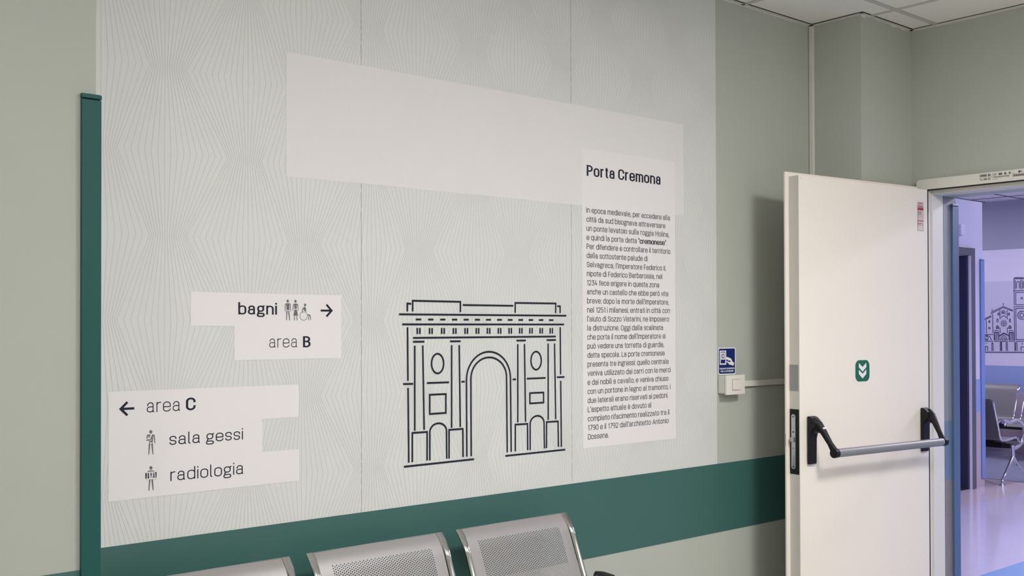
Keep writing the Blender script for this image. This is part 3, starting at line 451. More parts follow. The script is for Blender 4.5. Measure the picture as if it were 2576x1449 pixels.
# dark framed doorway in the corridor (door_2)
d2 = empty('door_2', (8.9, CY, 0), kind='structure')
T2 = Matrix.Translation((-8.9, -CY, 0))
def b2(*a): return MB().box(*a, M=T2)
m = MB(); m.box(9.375, 9.4595, CY-.03, CY-.0002, 0, 2.18, M=T2).box(8.335, 8.42, CY-.03, CY-.0002, 0, 2.18, M=T2).box(8.4201, 9.3749, CY-.03, CY-.0002, 2.108, 2.18, M=T2)
m.build('door_frame', DKDOOR, d2, bevel=.003)
MB().box(9.350, 9.3745, CY-.005, CY+.28, 0, 2.107, M=T2).build('door_jamb_lining', DKLEAF, d2)
MB().box(9.3715, 9.3748, CY-.0315, CY-.008, .0, 2.107, M=T2).build('jamb_highlight', mat('edge_highlight', (.85, .85, .95), .3), d2)  # highlight on the jamb edge, painted as a thin pale strip
MB().box(8.42, 9.349, CY+.24, CY+.28, .01, 2.10, M=T2).build('door_leaf', mat('corridor_door_leaf', (.14, .11, .17), .45), d2)

# ------------------------------------------------------------------ corner guards
def guard(name, x, y, z0, z1, sx, m_, label, wing=.040, th=.0115, capm=None):
    """L profile on an outside corner at (x,y); wings run to -x*sx on the face -y and to +y on the return"""
    t = empty(name, (x, y, z0)); H = z1-z0
    P = [(-wing, -th), (.006, -th), (.0105, -.0085), (.0125, -.004), (.0125, wing), (.0005, wing), (.0005, -.0005), (-wing, -.0005)]
    MB().prism(P, 0, H-.014, 2).build('cover', m_, t, bevel=.0012)
    Q = [(-wing-.001, -th-.001), (.006, -th-.001), (.0115, -.0090), (.0135, -.004), (.0135, wing+.001), (.0005, wing+.001), (.0005, -.0005), (-wing-.001, -.0005)]
    MB().prism(Q, H-.0115, H, 2).build('end_cap', capm or m_, t, bevel=.002)
    MB().prism([(-wing+.004, -.006), (.004, -.006), (.004, wing-.004), (.0005, wing-.004), (.0005, -.0005), (-wing+.004, -.0005)], H-.0139, H-.0116, 2).build('mounting_rail', BLK, t)
    tag(t, label, 'corner guard'); return t
guard('corner_guard', .9446, -.2316, .10, 2.0735, 1, GUARD, 'tall dark green plastic corner guard left of the wallpaper', wing=.0385)
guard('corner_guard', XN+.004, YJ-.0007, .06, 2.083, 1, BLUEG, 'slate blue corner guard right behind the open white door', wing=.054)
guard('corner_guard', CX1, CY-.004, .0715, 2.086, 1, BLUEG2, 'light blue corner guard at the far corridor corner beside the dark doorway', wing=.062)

# ------------------------------------------------------------------ wallpaper mural
mural = empty('wall_mural', (0, 0, 0))
tag(mural, 'grey line-patterned wallpaper mural with direction signs, a triumphal arch drawing and text', 'mural')
x0m, x1m, z0m, z1m = .9450, 3.7025, .8815, CZ-.004
xsm = [x0m, 1.8785, 2.8256, x1m]
for a, b in zip(xsm[:-1], xsm[1:]):
    MB().box(a+.0004, b-.0004, -.0010, -.0001, z0m, z1m).build('wallpaper_panel', PAPER, mural)
for s in xsm[1:-1]:
    MB().box(s-.0011, s+.0011, -.0012, -.0008, z0m, z1m).build('panel_seam', SEAM, mural)
# zigzag fan pattern
PER, NL, NB = .44, 34, 17
def F(i):
    q, r = divmod(i, NL); s1 = .0147*PER; s2 = (PER-(NB)*s1)/(NL-NB)
    x = r*s1 if r <= NB else NB*s1+(r-NB)*s2
    return q*PER + x - NB*s1/2
rows = [1.990+.2415*k for k in range(-5, 5)]
lm = MB(); lb_ = MB(); PL = lambda a, b: (a, -.00125, b)
pts_rows = []
for k, z in zip(range(-5, 5), rows):
    off = 1.465 if k % 2 == 0 else 1.2315
    pts_rows.append((z, off, k % 2))
for i in range(-2*NL, 6*NL):
    pl = []
    for z, off, odd in pts_rows:
        x = (F(i) + 1.467) if not odd else (F(i+NL//2) + 1.449 - PER/2)
        pl.append((x, z))
    # clip segments to the mural, dodge the boxes via layering
    for (xa, za), (xb_, zb_) in zip(pl[:-1], pl[1:]):
        t0, t1 = 0.0, 1.0
        def clip(p, q, t0, t1):
            if p == 0: return (t0, t1) if q >= 0 else (1, 0)
            r = q/p
            if p < 0: return (max(t0, r), t1)
            return (t0, min(t1, r))
        dx, dz = xb_-xa, zb_-za
        for p, q in ((-dx, xa-x0m-.001), (dx, x1m-.001-xa), (-dz, za-z0m), (dz, z1m-za)): t0, t1 = clip(p, q, t0, t1)
        if t1-t0 > .02:
            ribbon(lm, [(xa+dx*t0, za+dz*t0), (xa+dx*t1, za+dz*t1)], .0015, PL)
        t0, t1 = 0.0, 1.0
        for p, q in ((-dx, xa-1.606), (dx, 3.4835-xa), (-dz, za-1.954), (dz, 2.339-za)): t0, t1 = clip(p, q, t0, t1)
        if t1-t0 > .02: ribbon(lb_, [(xa+dx*t0, za+dz*t0), (xa+dx*t1, za+dz*t1)], .0013, lambda a, b: (a, -.0017, b))
o = lm.build('line_pattern', LINE, mural, kind='stuff')
lb_.build('banner_line_pattern', LINE2, mural, kind='stuff')
def flat(name, poly, m_, y, parent=mural):
    mb = MB(); n = len(poly)
    mb.prism([(p[0], p[1]) for p in poly], y, y+.0002, 1)
    return mb.build(name, m_, parent)
flat('banner_box', [(1.605, 2.340), (3.4845, 2.340), (3.4845, 1.953), (1.605, 1.953)], PAPER2, -.0016)
flat('sign_box', [(1.296, 1.589), (1.802, 1.5865), (1.8025, 1.3855), (1.4325, 1.3865), (1.4325, 1.489), (1.296, 1.490)], PAPER3, -.0018)
flat('sign_box', [(1.059, 1.3085), (1.648, 1.3065), (1.648, 1.2055), (1.5245, 1.206), (1.5245, 1.106), (1.649, 1.105), (1.649, 1.0072), (1.0595, 1.0053)], PAPER3, -.0018)
flat('text_box', [(2.8800, 2.1755), (3.4275, 2.1755), (3.4275, 1.0118), (2.8830, 1.0118)], PAPER3, -.0018)
PT = lambda a, b: (a, -.0021, b)
class TB(MB):
    step = (0, -.00003, 0)
def text(name, runs, x0, x1, zb, cap, wt, m_=INK, wb=None, wz=None, **k):
    mb = TB(); write(mb, runs, x0, x1, zb, cap, wt, PT, wb, wz, **k); return mb.build(name, m_, mural)
text('lettering', 'bagni', 1.4453, 1.5735, 1.5237, .0343, .0060, wz=.0042, gap=.24)
text('lettering', 'area', 1.5475, 1.6435, 1.4225, .0355, .0024)
text('lettering', 'B', 1.6636, 1.6905, 1.4217, .0350, .0072, wz=.0048)
text('lettering', 'area', 1.1669, 1.2645, 1.2452, .0362, .0027)
text('lettering', 'C', 1.2822, 1.3114, 1.2449, .0370, .0068, wz=.0054)
text('lettering', 'sala gessi', 1.2330, 1.4605, 1.1487, .0322, .0034, wz=.0030)
text('lettering', 'radiologia', 1.2359, 1.4622, 1.0455, .0340, .0034, wz=.0030)
text('heading_word', 'Porta', 2.9082, 3.0660, 2.0708, .0425, .0092, wz=.0056, gap=.27)
text('heading_word', 'Cremona', 3.0845, 3.3400, 2.0712, .0425, .0092, wz=.0056, gap=.27)
LINES = ["In epoca medievale, per accedere alla", "citt\u00e0 da sud bisognava attraversare", "un ponte levatoio sulla roggia Molina,", "e quindi la porta detta \"cremonese\".", "Per difendere e controllare il territorio", "della sottostante palude di", "Selvagreca, l'imperatore Federico II,", "nipote di Federico Barbarossa, nel", "1234 fece erigere in questa zona", "anche un castello che ebbe per\u00f2 vita", "breve: dopo la morte dell'imperatore,", "nel 1251 i milanesi, entrati in citt\u00e0 con", "l'aiuto di Sozzo Vistarini, ne imposero", "la distruzione. Oggi dalla scalinata", "che porta il nome dell'imperatore si", "pu\u00f2 vedere una torretta di guardia,", "detta specola. La porta cremonese", "presenta tre ingressi: quello centrale", "veniva utilizzato dai carri con le merci", "e dai nobili a cavallo, e veniva chiuso", "con un portone in legno al tramonto, i", "due laterali erano riservati ai pedoni.", "L'aspetto attuale \u00e8 dovuto al", "completo rifacimento realizzato tra il", "1790 e il 1792 dall'architetto Antonio", "Dossena."]
for s, (a, b, z) in zip(LINES, BODY):
    runs = [(s, False)]
    if 'cremonese"' in s: i = s.index('cremonese"'); runs = [(s[:i], False), ('cremonese', True), (s[i+9:], False)]
    text('text_line', runs, a, b, z, .0208, .0027, INK2, wb=.0050, wz=.0022)
# arrows, arch, figures
mb = TB()
ribbon(mb, [(1.7269, 1.5374), (1.765, 1.5374)], .0065, PT); ribbon(mb, [(1.7475, 1.5565), (1.7665, 1.5374), (1.7475, 1.5184)], .0068, PT); mb.build('arrow_right', INK, mural)
mb = TB()
ribbon(mb, [(1.1313, 1.2594), (1.094, 1.2594)], .0065, PT); ribbon(mb, [(1.1120, 1.2780), (1.0932, 1.2594), (1.1120, 1.2408)], .0068, PT); mb.build('arrow_left', INK, mural)
mb = TB()
for i, s in enumerate(ARCH):
    s = list(s)
    wdt = .0066
    if len(s) == 2: s = [tuple(s[0]), tuple(s[1])]
    ribbon(mb, s, wdt, PT)
mb.build('arch_drawing', INK, mural)
for nm, ss in (('man_figure', ICON_T[0:4]), ('woman_figure', ICON_T[4:9])):
    mb = MB()
    for s in ss: fill(mb, s, PT)
    mb.build(nm, INKG, mural)
mb = MB()
for s in ICON_T[9:]: fill(mb, s, PT)
(cx, cz), rx, rz = ((1.6659, 1.5198), .0133, .0132)
ribbon(mb, [(cx+rx*math.cos(a*math.pi/16), cz+rz*math.sin(a*math.pi/16)) for a in range(33)], .0016, PT)
mb.build('wheelchair_figure', INKG, mural)
for nm, cc, dd in (('plaster_patient_figure', ICON_C[0:5], ICON_D[0:1]), ('xray_patient_figure', ICON_C[5:], ICON_D[1:])):
    mb = MB()
    for s in cc: fill(mb, s, PT)
    for s in dd: fill(mb, s, lambda a, b: (a, -.0022, b), 1)
    link(nm, mb.mesh(nm), [INKG, INK], mural)

# ------------------------------------------------------------------ button, sign, trunking on the sage wall
t = empty('push_button_box', (3.77, 0, 1.2265))
MB().box(-.0625, .0625, -.040, -.0002, -.0385, .0385).build('back_box', PLASTB, t, bevel=.006)
P = [(-.0640+i*.016, -.0515-.0035*math.sin(math.pi*i/8)) for i in range(9)] + [(.064, -.0405), (-.064, -.0405)]
MB().prism(P, -.0425, .0425, 2).build('cover_plate', PLAST, t, bevel=.0012)
MB().box(-.030, .031, -.0552, -.050, -.0245, .0245).build('button_surround', mat('button_gap', (.30, .28, .26), .5), t)
MB().box(-.0285, .0115, -.0580, -.052, -.0215, .0225).build('push_button', PLAST, t, bevel=.001)
MB().box(.0128, .031, -.0560, -.052, -.0225, .0235).build('blank_insert', PLAST, t, bevel=.0006)
tag(t, 'white push button box on the green wall under the blue sign', 'switch')
t = empty('cable_trunking', (4.12, 0, 1.225))
MB().box(3.835-4.12, 4.4060-4.12, -.0165, -.0002, -.0125, .0125).build('trunking_cover', TRIMW, t, bevel=.0015)
tag(t, 'horizontal white cable trunking running from the button box behind the door', 'trunking')
t = empty('cable_trunking', (4.414, 0, 0))
MB().box(-.0075, .0100, -.0235, -.0026, 0.9, CZ-.006).build('trunking_cover', TRIMW, t, bevel=.0015)
tag(t, 'vertical white cable trunking in the corner beside the pillar', 'trunking')
t = empty('door_closing_sign', (0, 0, 0))
def rrect(x0, x1, z0, z1, r, n=5):
    out = []
    for cx, cz, a0 in ((x1-r, z1-r, 0), (x0+r, z1-r, 90), (x0+r, z0+r, 180), (x1-r, z0+r, 270)):
        for k in range(n+1):
            a = math.radians(a0+90*k/n); out.append((cx+r*math.cos(a), cz+r*math.sin(a)))
    return out
flat('white_plate', rrect(3.7108, 3.8322, 1.2678, 1.3885, .008), WH, -.0025, t)
flat('blue_field', rrect(3.7147, 3.8265, 1.2737, 1.3838, .006), BLUE, -.0028, t)
mb = MB(); PS = [lambda a, b, q=q: (a, -.0030-.0001*q, b) for q in range(6)]
for q, s in enumerate(SIGN): fill(mb, s, PS[q] if q < 5 else PS[0], 0 if q in (0, 2, 4, 5) else 1)
write(mb, 'PULSANTE DI CHIUSURA', 3.7194, 3.8226, 1.2925, .0070, .0017, PS[1], wz=.0013)
write(mb, 'PORTA ANTINCENDIO', 3.7255, 3.8162, 1.2808, .0070, .0017, PS[1], wz=.0013)
link('sign_print', mb.mesh('sign_print'), [WH, BLUE], t)
tag(t, 'blue sign with a hand pressing a button, stuck above the push button box', 'sign')

# ------------------------------------------------------------------ fire door
door = empty('door_1', (4.845, YJ, 0), kind='structure')
DT = Matrix.Translation((-4.845, -YJ, 0))
m = MB()
# header casing with rounded left end, jamb casing, stops
hp = [(-.366, 2.1375)] + [(-.309-.012*0+.0, 2.1375)][:0]
P = [(-1.46, 2.1375), (-.309, 2.1375), (-.309, 2.170), (-.3125, 2.181), (-.321, 2.1885), (-1.46, 2.1885)]
m.prism(P, 4.845, 4.8848, 0, M=DT)
m.box(4.845, 4.8848, -.366, -.309, 0, 2.1374, M=DT)
m.build('door_casing', FRAMEM, door, bevel=.003)
m = MB(); m.box(4.885, 4.988, YJ, -.3595, 0, ZH+.031, M=DT).box(4.885, 4.988, -1.36, YJ, ZH, 2.137, M=DT)
m.box(4.885, 4.988, -1.3698, -1.34, 0, ZH-.0002, M=DT).box(4.845, XE, -1.46, -1.385, 0, 2.1374, M=DT)
m.build('door_lining', FRAMEM, door, bevel=.002)
m = MB(); m.box(4.847, 4.851, -.3690, -.3662, 0, 2.1374, M=DT).box(4.847, 4.856, -1.385, -.3662, 2.1322, 2.1374, M=DT)
m.build('rubber_seal', RUB, door)
MB().cyl((4.8415, -.4180, 2.1700), (4.846, -.4180, 2.1700), .0042, 14, M=DT).build('cover_plug', PLAST, door)
# maker's plate print on the header
mb = MB(); PH = lambda a, b: (4.8442-4.845, -a-YJ, b)
write(mb, 'ETERNEDILE', .6248, .6585, 2.1698, .0105, .0013, PH)
write(mb, 'S.P.A.', .6625, .6765, 2.1698, .0105, .0015, PH)
write(mb, '1013', .6260, .6375, 2.1535, .0045, .0008, PH); write(mb, 'EI', .6260, .6300, 2.1605, .0035, .0008, PH)
for r in range(3): ribbon(mb, [(.6432, 2.1545+r*.003), (.6592, 2.1545+r*.003)], .0016, PH)
write(mb, '01', .6635, .6735, 2.1535, .0085, .0016, PH)
ribbon(mb, [(.6248, 2.1665), (.6840, 2.1665)], .0004, PH); ribbon(mb, [(.6405, 2.1505), (.6405, 2.1640)], .0004, PH)
ribbon(mb, [(.6850, 2.1505), (.6850, 2.1810)], .0004, PH)
write(mb, 'CPF', .6875, .7035, 2.1695, .0095, .0009, PH)
write(mb, '1608', .7120, .7280, 2.1700, .0095, .0016, PH); write(mb, '06', .7370, .7480, 2.1700, .0095, .0016, PH); write(mb, '02', .7585, .7675, 2.1700, .0095, .0016, PH)
for r in range(3): ribbon(mb, [(.6875, 2.1602+r*.0025), (.7620, 2.1602+r*.0025)], .0009, PH)
ribbon(mb, [(.6880, 2.1527), (.7095, 2.1527)], .0010, PH); ribbon(mb, [(.7530, 2.1547), (.7580, 2.1547)], .0012, PH)
ribbon(mb, [(.7752, 2.1490), (.7752, 2.1816)], .0005, PH); ribbon(mb, [(.7780, 2.1698), (.86, 2.1698)], .0004, PH)
write(mb, 'N', .7785, .7805, 2.1672, .0042, .0010, PH)
x = .7788; k = 0
while x < .90:
    wd = (.0006, .0011, .0018, .0008, .0014)[(k*7) % 5]; ribbon(mb, [(x+wd/2, 2.1560), (x+wd/2, 2.1660)], wd, PH); x += wd+(.0007, .0012, .0009)[k % 3]; k += 1
write(mb, '2018', .8010, .8110, 2.1720, .0082, .0014, PH); write(mb, '8', .8140, .8172, 2.1720, .0082, .0014, PH)
mb.build('plate_lettering', INK2, door)

leaf = empty('door_leaf', (4.7931-4.845, -.3945-YJ, 0), math.radians(-6.158)); leaf.parent = door
LH = 2.130; LW = .910
# the leaf body: a single mesh, empty swapped for it so that parts are its children
bpy.data.objects.remove(leaf)
m = MB(); m.box(-LW, 0, 0, .055, .008, LH, 0).box(-LW-.0005, -LW+.0001, .002, .054, .010, LH-.001, 1)
me = m.mesh('door_leaf'); leaf = link('door_leaf', me, [DOORM, DOOREDGE], door)
leaf.location = (4.7931-4.845, -.3945-YJ, 0); leaf.rotation_euler = (0, 0, math.radians(-6.158))
b = leaf.modifiers.new('bevel', 'BEVEL'); b.width = .0012; b.segments = 2; b.limit_method = 'ANGLE'
MB().box(-LW-.022, .004, .0552, .0640, .004, LH+.020).build('rebate_flange', DOORM, leaf, bevel=.001)
MB().cyl((-LW+.012, -.0004, LH-.011), (-LW+.012, .002, LH-.011), .0016, 10).build('screw', BLK, leaf)
MB().box(-LW-.0022, -LW-.0004, .006, .054, 1.205, 1.3165).build('latch_cover_plate', GREYP, leaf, bevel=.0006)
MB().box(-LW-.0018, -LW-.0004, .004, .0535, .847, 1.1255).build('lock_recess_plate', BLK, leaf)
sl = rrect(.0215, .0435, .868, 1.104, .011)
MB().prism([(a, b_) for a, b_ in sl], -LW-.0045, -LW-.0015, 0).build('lock_faceplate', STEEL, leaf)
MB().box(-LW-.016, -LW-.003, .022, .040, .985, 1.006).build('latch_bolt', STEEL, leaf, bevel=.002)
m = MB()
for z in (1.093, .879, .958): m.cyl((-LW-.0058, .0325, z), (-LW-.004, .0325, z), .0042 if z != .958 else .003, 12)
m.build('lock_screws', mat('screw_dark', (.2, .2, .2), .3, metal=.9), leaf)
m = MB(); m.cyl((-LW-.0058, .0325, 1.028), (-LW-.0042, .0325, 1.028), .0035, 10); m.build('key_hole', BLK, leaf)
MB().box(-LW-.0235, -LW-.0222, .0560, .0632, .965, 1.02).build('strike_mark', mat('scuff_pink', (.55, .42, .38), .5), leaf)
# panic bar: built as its own part of the door in leaf space
LM = leaf.matrix_basis.copy()
pb = empty('panic_bar', (0, 0, 0)); pb.parent = door; pb.matrix_local = LM
MB().sweep([(-.832, -.120, .945), (-.078, -.120, .945)], [(.0185, .0185)]*2, 24).build('push_tube', BARG, pb, smooth=True)
for xc, s in ((-.8450, 1), (-.0455, -1)):
    m = MB(); P = [(-.004, .889), (-.016, .889), (-.018, 1.0), (-.026, 1.03), (-.045, 1.052), (-.040, 1.078), (-.022, 1.092), (-.004, 1.096)]
    m.prism(P, xc-.0245, xc+.0245, 0)
    # (y,z) polygon extruded in x
    br = m.build('bracket', BLK, pb, bevel=.004)
    a = MB()
    path = [(xc-.010*s, -.022, 1.074), (xc, -.048, 1.060), (xc+.006*s, -.070, 1.028), (xc+.012*s, -.096, .985), (xc+.0165*s, -.113, .957), (xc+.019*s, -.120, .946)]
    a.sweep(path, [(.0185, .020), (.0180, .019), (.0130, .0150), (.0100, .0125), (.0110, .0160), (.0110, .0205)], 16)
    a.build('lever_arm', BLK, pb, smooth=True)
    e = MB(); e.cyl((xc+.0045*s, -.120, .9452), (xc+.026*s, -.120, .9452), .0198, 20); e.build('end_cap', BLK, pb, smooth=True)
    c = MB(); c.cyl((xc-.018*s, -.030, 1.045), (xc+.018*s, -.030, 1.045), .022, 18); c.build('pivot', BLK, pb, smooth=True)
    if s == 1:
        Mx = Matrix.Translation((xc+.003, -.0745, 1.048)) @ Matrix.Rotation(math.radians(-32), 4, 'X')
        MB().box(-.009, .009, -.0015, .0015, -.0035, .0035, M=Mx).build('maker_badge', WH, pb)
# stickers
st = empty('arrow_sticker'); st.parent = door; st.matrix_local = LM
def lflat(name, poly, m_, y, p):
    return MB().prism(poly, y, y+.0002, 1).build(name, m_, p)
rr = rrect(-.5418, -.4408, 1.2315, 1.3290, .022, 6)
def bulge(poly, cx, cz, hx, hz, k=.0028):
    return [(x + k*(1-((z-cz)/hz)**2)*(1 if x > cx else -1)*min(1, abs(x-cx)/hx*1.2), z + k*(1-((x-cx)/hx)**2)*(1 if z > cz else -1)*min(1, abs(z-cz)/hz*1.2)) for x, z in poly]
lflat('white_rim', bulge(rrect(-.5425, -.4395, 1.2305, 1.3300, .024, 6), -.491, 1.28, .052, .05), WH, -.0006, st)
lflat('green_field', bulge(rrect(-.5385, -.4435, 1.2345, 1.3265, .022, 6), -.491, 1.28, .048, .047), GREEN, -.0009, st)
for dz in (0, -.0305):
    c = (-.4905, 1.3160+dz)
    P = [(c[0]-.026, c[1]), (c[0], c[1]-.0185), (c[0]+.026, c[1]), (c[0]+.026, c[1]-.0195), (c[0], c[1]-.0395), (c[0]-.026, c[1]-.0195)]
    lflat('white_arrow', P, WH, -.0012, st)
lb = empty('fire_rating_label'); lb.parent = door; lb.matrix_local = LM
mb = MB(); PB = lambda a, b: (-a, -.0007, b); PB2 = lambda a, b: (-a, -.0009, b); PB3 = lambda a, b: (-a, -.0011, b)
z0, z1, xa, xb3 = 1.9315, 2.0672, .0775, .0312
def lz(f): return z1-(z1-z0)*f
fill(mb, [(xa, z0), (xb3, z0), (xb3, z1), (xa, z1)], PB, 0)
fill(mb, [(xa-.002, lz(.99)), (xb3+.002, lz(.99)), (xb3+.002, lz(.01)), (xa-.002, lz(.01))], PB2, 1)
fill(mb, [(xa-.001, lz(.285)), (xb3+.001, lz(.285)), (xb3+.001, lz(.20)), (xa-.001, lz(.20))], PB3, 2)
fill(mb, [(xa-.001, lz(.675)), (xb3+.001, lz(.675)), (xb3+.001, lz(.650)), (xa-.001, lz(.650))], PB3, 2)
fill(mb, [(xa-.008, lz(.065)), (xb3+.010, lz(.065)), (xb3+.010, lz(.035)), (xa-.008, lz(.035))], PB3, 2)
for f in (.115, .135, .155, .175, .33, .355, .38, .405, .43): ribbon(mb, [(xa-.004, lz(f)), (xb3+(.016 if f > .3 else .006), lz(f))], .0013, PB3, 3)
for f in (.475, .65, .19): ribbon(mb, [(xa-.001, lz(f)), (xb3+.001, lz(f))], .0008, PB3, 3)
for f in (.50, .52, .56, .58, .60, .62): ribbon(mb, [(xa-.004, lz(f)), (xb3+.006, lz(f))], .0006, PB3, 4)
for s in ([(.076, .77), (.071, .735), (.067, .74), (.072, .80), (.065, .83)], [(.062, .755), (.057, .735), (.052, .745), (.060, .76), (.055, .83)], [(.048, .745), (.043, .74), (.038, .77), (.041, .84)]):
    ribbon(mb, [(a, lz(f)) for a, f in s], .0022, PB3, 3)
link('label_print', mb.mesh('label_print'), [INKG, PINK, RED, INK2, mat('pale_red', (.5, .35, .37), .5)], lb)
# lower seal of hinge side
MB().cyl((4.8, -.3755, .99), (4.8, -.3755, 1.09), .006, 12, M=DT).build('hinge', BLK, door)

# ------------------------------------------------------------------ waiting benches
PROF = [(0, .80), (-.022, .778), (-.041, .749), (-.055, .718), (-.070, .682), (-.107, .592), (-.140, .505), (-.158, .455), (-.183, .418), (-.235, .400), (-.33, .402), (-.43, .412), (-.495, .412), (-.535, .398), (-.555, .372)]
def smooth_curve(P, n=8):
    out = []
    for i in range(len(P)-1):
        p0, p1, p2, p3 = P[max(i-1, 0)], P[i], P[i+1], P[min(i+2, len(P)-1)]
        for k in range(n):
            t = k/n; out.append(tuple(.5*((2*p1[j])+(-p0[j]+p2[j])*t+(2*p0[j]-5*p1[j]+4*p2[j]-p3[j])*t*t+(-p0[j]+3*p1[j]-3*p2[j]+p3[j])*t**3) for j in (0, 1)))
    out.append(P[-1]); return out
CUR = smooth_curve(PROF); LEN = [0]
for a, b in zip(CUR[:-1], CUR[1:]): LEN.append(LEN[-1]+math.hypot(b[0]-a[0], b[1]-a[1]))
def at(s):
    s = max(0, min(LEN[-1]-1e-6, s))
    lo = 0
    for i in range(len(LEN)-1):
        if LEN[i+1] >= s: lo = i; break
    t = (s-LEN[lo])/(LEN[lo+1]-LEN[lo]); a, b = CUR[lo], CUR[lo+1]
    return (a[0]+(b[0]-a[0])*t, a[1]+(b[1]-a[1])*t)
HW = .2295
def shell_mesh(perf):
    m = MB()
    def grid(xa, xb, sa, sb, nx, ns):
        vs = []
        for j in range(ns+1):
            y, z = at(sa+(sb-sa)*j/ns)
            for i in range(nx+1): vs.append((xa+(xb-xa)*i/nx, y, z))
        m.add(vs, [(j*(nx+1)+i, j*(nx+1)+i+1, (j+1)*(nx+1)+i+1, (j+1)*(nx+1)+i) for j in range(ns) for i in range(nx)])
    S1 = LEN[-1]
    if not perf: grid(-HW, HW, 0, S1, 4, 60); return m.mesh('seat_shell')
    cw, ch, nc, nr = .00693, .008, 54, 37; s0 = .050; xa = -cw*nc/2
    s1 = s0+ch*nr+ch/2
    grid(-HW, HW, 0, s0, 8, 10); grid(-HW, xa, s0, s1, 2, 40); grid(-xa, HW, s0, s1, 2, 40); grid(-HW, HW, s1, S1, 8, 50)
    r = .00225; n = 8
    for c in range(nc):
        x = xa+cw*(c+.5); off = ch/2 if c % 2 else 0
        if off: 
            yz0, yz1 = at(s0), at(s0+off); m.add([(x-cw/2, *yz0), (x+cw/2, *yz0), (x+cw/2, *yz1), (x-cw/2, *yz1)], [(0, 1, 2, 3)])
        else:
            yz0, yz1 = at(s1-ch/2), at(s1); m.add([(x-cw/2, *yz0), (x+cw/2, *yz0), (x+cw/2, *yz1), (x-cw/2, *yz1)], [(0, 1, 2, 3)])
        for j in range(nr):
            s = s0+off+ch*(j+.5); vs = []
            for k in range(n):
                a = math.pi*2*k/n + math.pi/4*0
                ox, os = [(1, 0), (1, 1), (0, 1), (-1, 1), (-1, 0), (-1, -1), (0, -1), (1, -1)][k]
                vs.append((x+ox*cw/2, *at(s+os*ch/2)))
            for k in range(n):
                a = math.pi*2*k/n; vs.append((x+r*math.cos(a), *at(s+r*math.sin(a))))
            m.add(vs, [(k, (k+1) % n, n+(k+1) % n, n+k) for k in range(n)])
    for s_ in (0, S1):
        y, z = at(s_); m.sweep([(-HW, y, z), (HW, y, z)], [.0014, .0014], 8)
    return m.mesh('seat_shell')
def side_bar():
    m = MB(); rings = []; seg = 14; N = 46; path = [at(LEN[-1]*i/N) for i in range(N+1)]
    for i, (y, z) in enumerate(path):
        a = path[max(i-1, 0)]; b = path[min(i+1, N)]; t = Vector((0, b[0]-a[0], b[1]-a[1])).normalized(); nrm = Vector((1, 0, 0)).cross(t)
        s = LEN[-1]*i/N; f = min(1, max(0, (s-.035)/.05)); f = f*f*(3-2*f)
        rh = .0028+(.0105-.0028)*f; rw = .0132-.0022*f; off = .004*(1-f)
        ring = []
        for k in range(seg):
            an = 2*math.pi*k/seg; c, d = math.cos(an), math.sin(an)
            e = .45+.55*f  # squarer at the flattened tip
            cx = math.copysign(abs(c)**e, c); dx = math.copysign(abs(d)**e, d)
            ring.append(Vector((0, y, z)) + Vector((1, 0, 0))*rw*cx + nrm*(rh*dx-off*0))
        rings.append(ring)
    vs = [q for g in rings for q in g]
    fs = [(i*seg+k, i*seg+(k+1) % seg, (i+1)*seg+(k+1) % seg, (i+1)*seg+k) for i in range(N) for k in range(seg)]
    fs += [tuple(range(seg))[::-1], tuple(range(N*seg, (N+1)*seg))]
    m.add(vs, fs); me = m.mesh('side_bar'); me.polygons.foreach_set('use_smooth', [True]*len(me.polygons)); me.set_sharp_from_angle(angle=math.radians(50)); me.materials.append(CHROME); return me
SHELL_P = shell_mesh(True); SHELL_C = shell_mesh(False); SIDE = side_bar()
SHEETC = mat('seat_sheet_corridor', (.17, .165, .168), .45, metal=.3)
for me in (SHELL_P, SHELL_C):
    bm = bmesh.new(); bm.from_mesh(me); bmesh.ops.remove_doubles(bm, verts=bm.verts, dist=2e-5); bmesh.ops.recalc_face_normals(bm, faces=bm.faces); bm.to_mesh(me); bm.free()
    me.polygons.foreach_set('use_smooth', [True]*len(me.polygons)); me.materials.append(SHEET if me is SHELL_P else SHEETC)
PITCH = .5675
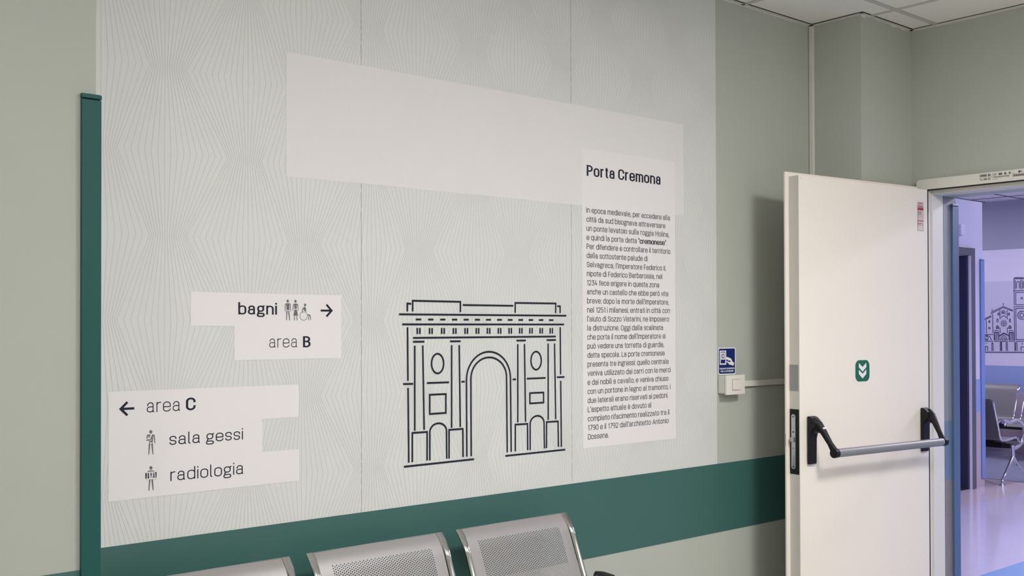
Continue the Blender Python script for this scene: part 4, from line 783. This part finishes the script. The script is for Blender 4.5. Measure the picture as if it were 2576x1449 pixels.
def bench(n, perf, loc, rz, label, name='waiting_bench'):
    """n seats; local x runs from 0, front is -y, back top edge at y=0"""
    t = empty(name, loc, rz)
    W_ = (n-1)*PITCH+.50
    for k in range(n):
        xc = .25+k*PITCH
        s = bpy.data.objects.new('seat_shell', SHELL_P if perf else SHELL_C); s.location = (xc, 0, 0); s.parent = t; COL.objects.link(s)
        for q in (-1, 1):
            b = bpy.data.objects.new('side_bar', SIDE); b.location = (xc+q*(HW+.0135), 0, 0); b.parent = t; COL.objects.link(b)
        MB().box(xc-.15, xc+.15, -.40, -.26, .372, .392).build('seat_bracket', BEAM, t)
    MB().box(.04, W_-.04, -.37, -.29, .325, .372).build('beam', BEAM, t, bevel=.004)
    for xc in (-.030, W_+.030):
        s = 1 if xc < 0 else -1
        arm = [(-.150, .587), (-.20, .586), (-.30, .570), (-.40, .582), (-.49, .572), (-.56, .530), (-.598, .470), (-.590, .420), (-.545, .375), (-.48, .345), (-.42, .330), (-.34, .322)]
        a2 = smooth_curve(arm, 5)
        MB().sweep([(xc, y, z) for y, z in a2], [(.0185, .0175)]*len(a2), 12, up=(1, 0, 0)).build('armrest', CHROME, t, smooth=True)
        if perf: MB().sweep([(xc, -.128, .575), (xc, -.138, .586), (xc, -.165, .589), (xc, -.215, .5875)], [(.012, .010), (.020, .017), (.020, .0175), (.0185, .017)], 14, up=(1, 0, 0)).build('armrest_cap', BEAM, t, smooth=True)
        MB().box(min(xc, xc+s*.08), max(xc, xc+s*.08), -.36, -.30, .328, .368).build('arm_bracket', BEAM, t)
        m = MB(); m.sweep([(xc, -.335, .36), (xc, -.34, .30), (xc, -.345, .24)], [.019, .019, .022], 14)
        m.sweep([(xc, -.345, .25), (xc, -.30, .20), (xc, -.20, .11), (xc, -.135, .052), (xc, -.128, .02)], [(.020, .018), (.018, .016), (.016, .014), (.016, .015), (.017, .017)], 14, up=(1, 0, 0))
        m.sweep([(xc, -.345, .25), (xc, -.39, .20), (xc, -.52, .12), (xc, -.64, .055), (xc, -.660, .02)], [(.020, .018), (.018, .016), (.016, .014), (.016, .015), (.017, .017)], 14, up=(1, 0, 0))
        m.build('leg', CHROME, t, smooth=True)
        for y in (-.127, -.661):
            MB().cyl((xc, y, 0.0), (xc, y, .009), .032, 20, r2=.028).cyl((xc, y, .009), (xc, y, .026), .02, 16, r2=.016).build('foot', CHROME, t, smooth=True)
    tag(t, label, 'bench'); return t
bench(3, True, (1.0535, -.1045, 0), 0, 'perforated steel waiting bench with chrome side bars under the mural')
bench(3, False, (9.675, 1.60, 0), math.radians(90), 'steel bench in the corridor seen from its side, next to the blue corner guard')
bench(4, False, (12.19, 3.526, 0), math.radians(-90), 'steel bench against the far corridor wall under the cathedral drawing')

# ------------------------------------------------------------------ corridor wall graphics and box
cm = empty('corridor_mural', (XF, 2.5, 0)); CT = lambda a, b: (-.0065, a-2.5, b)
mb = MB()
for s in CATH: ribbon(mb, s, .0075, CT)
mb.build('cathedral_drawing', mat('ink_cathedral', (.05, .045, .12), .5), cm)
tag(cm, 'navy line drawing of a cathedral and bell tower on the lilac wall', 'mural')
t = empty('alarm_box', (9.205, CY, 2.328))
MB().box(-.055, .020, -.018, -.0003, -.056, .052).build('base_plate', mat('alarm_base', (.45, .43, .60), .5), t, bevel=.003)
MB().box(-.030, .032, -.045, -.018, -.045, .048).build('cover', mat('alarm_cover', (.72, .70, .82), .4), t, bevel=.005)
tag(t, 'small white wall box high above the dark corridor doorway', 'alarm')
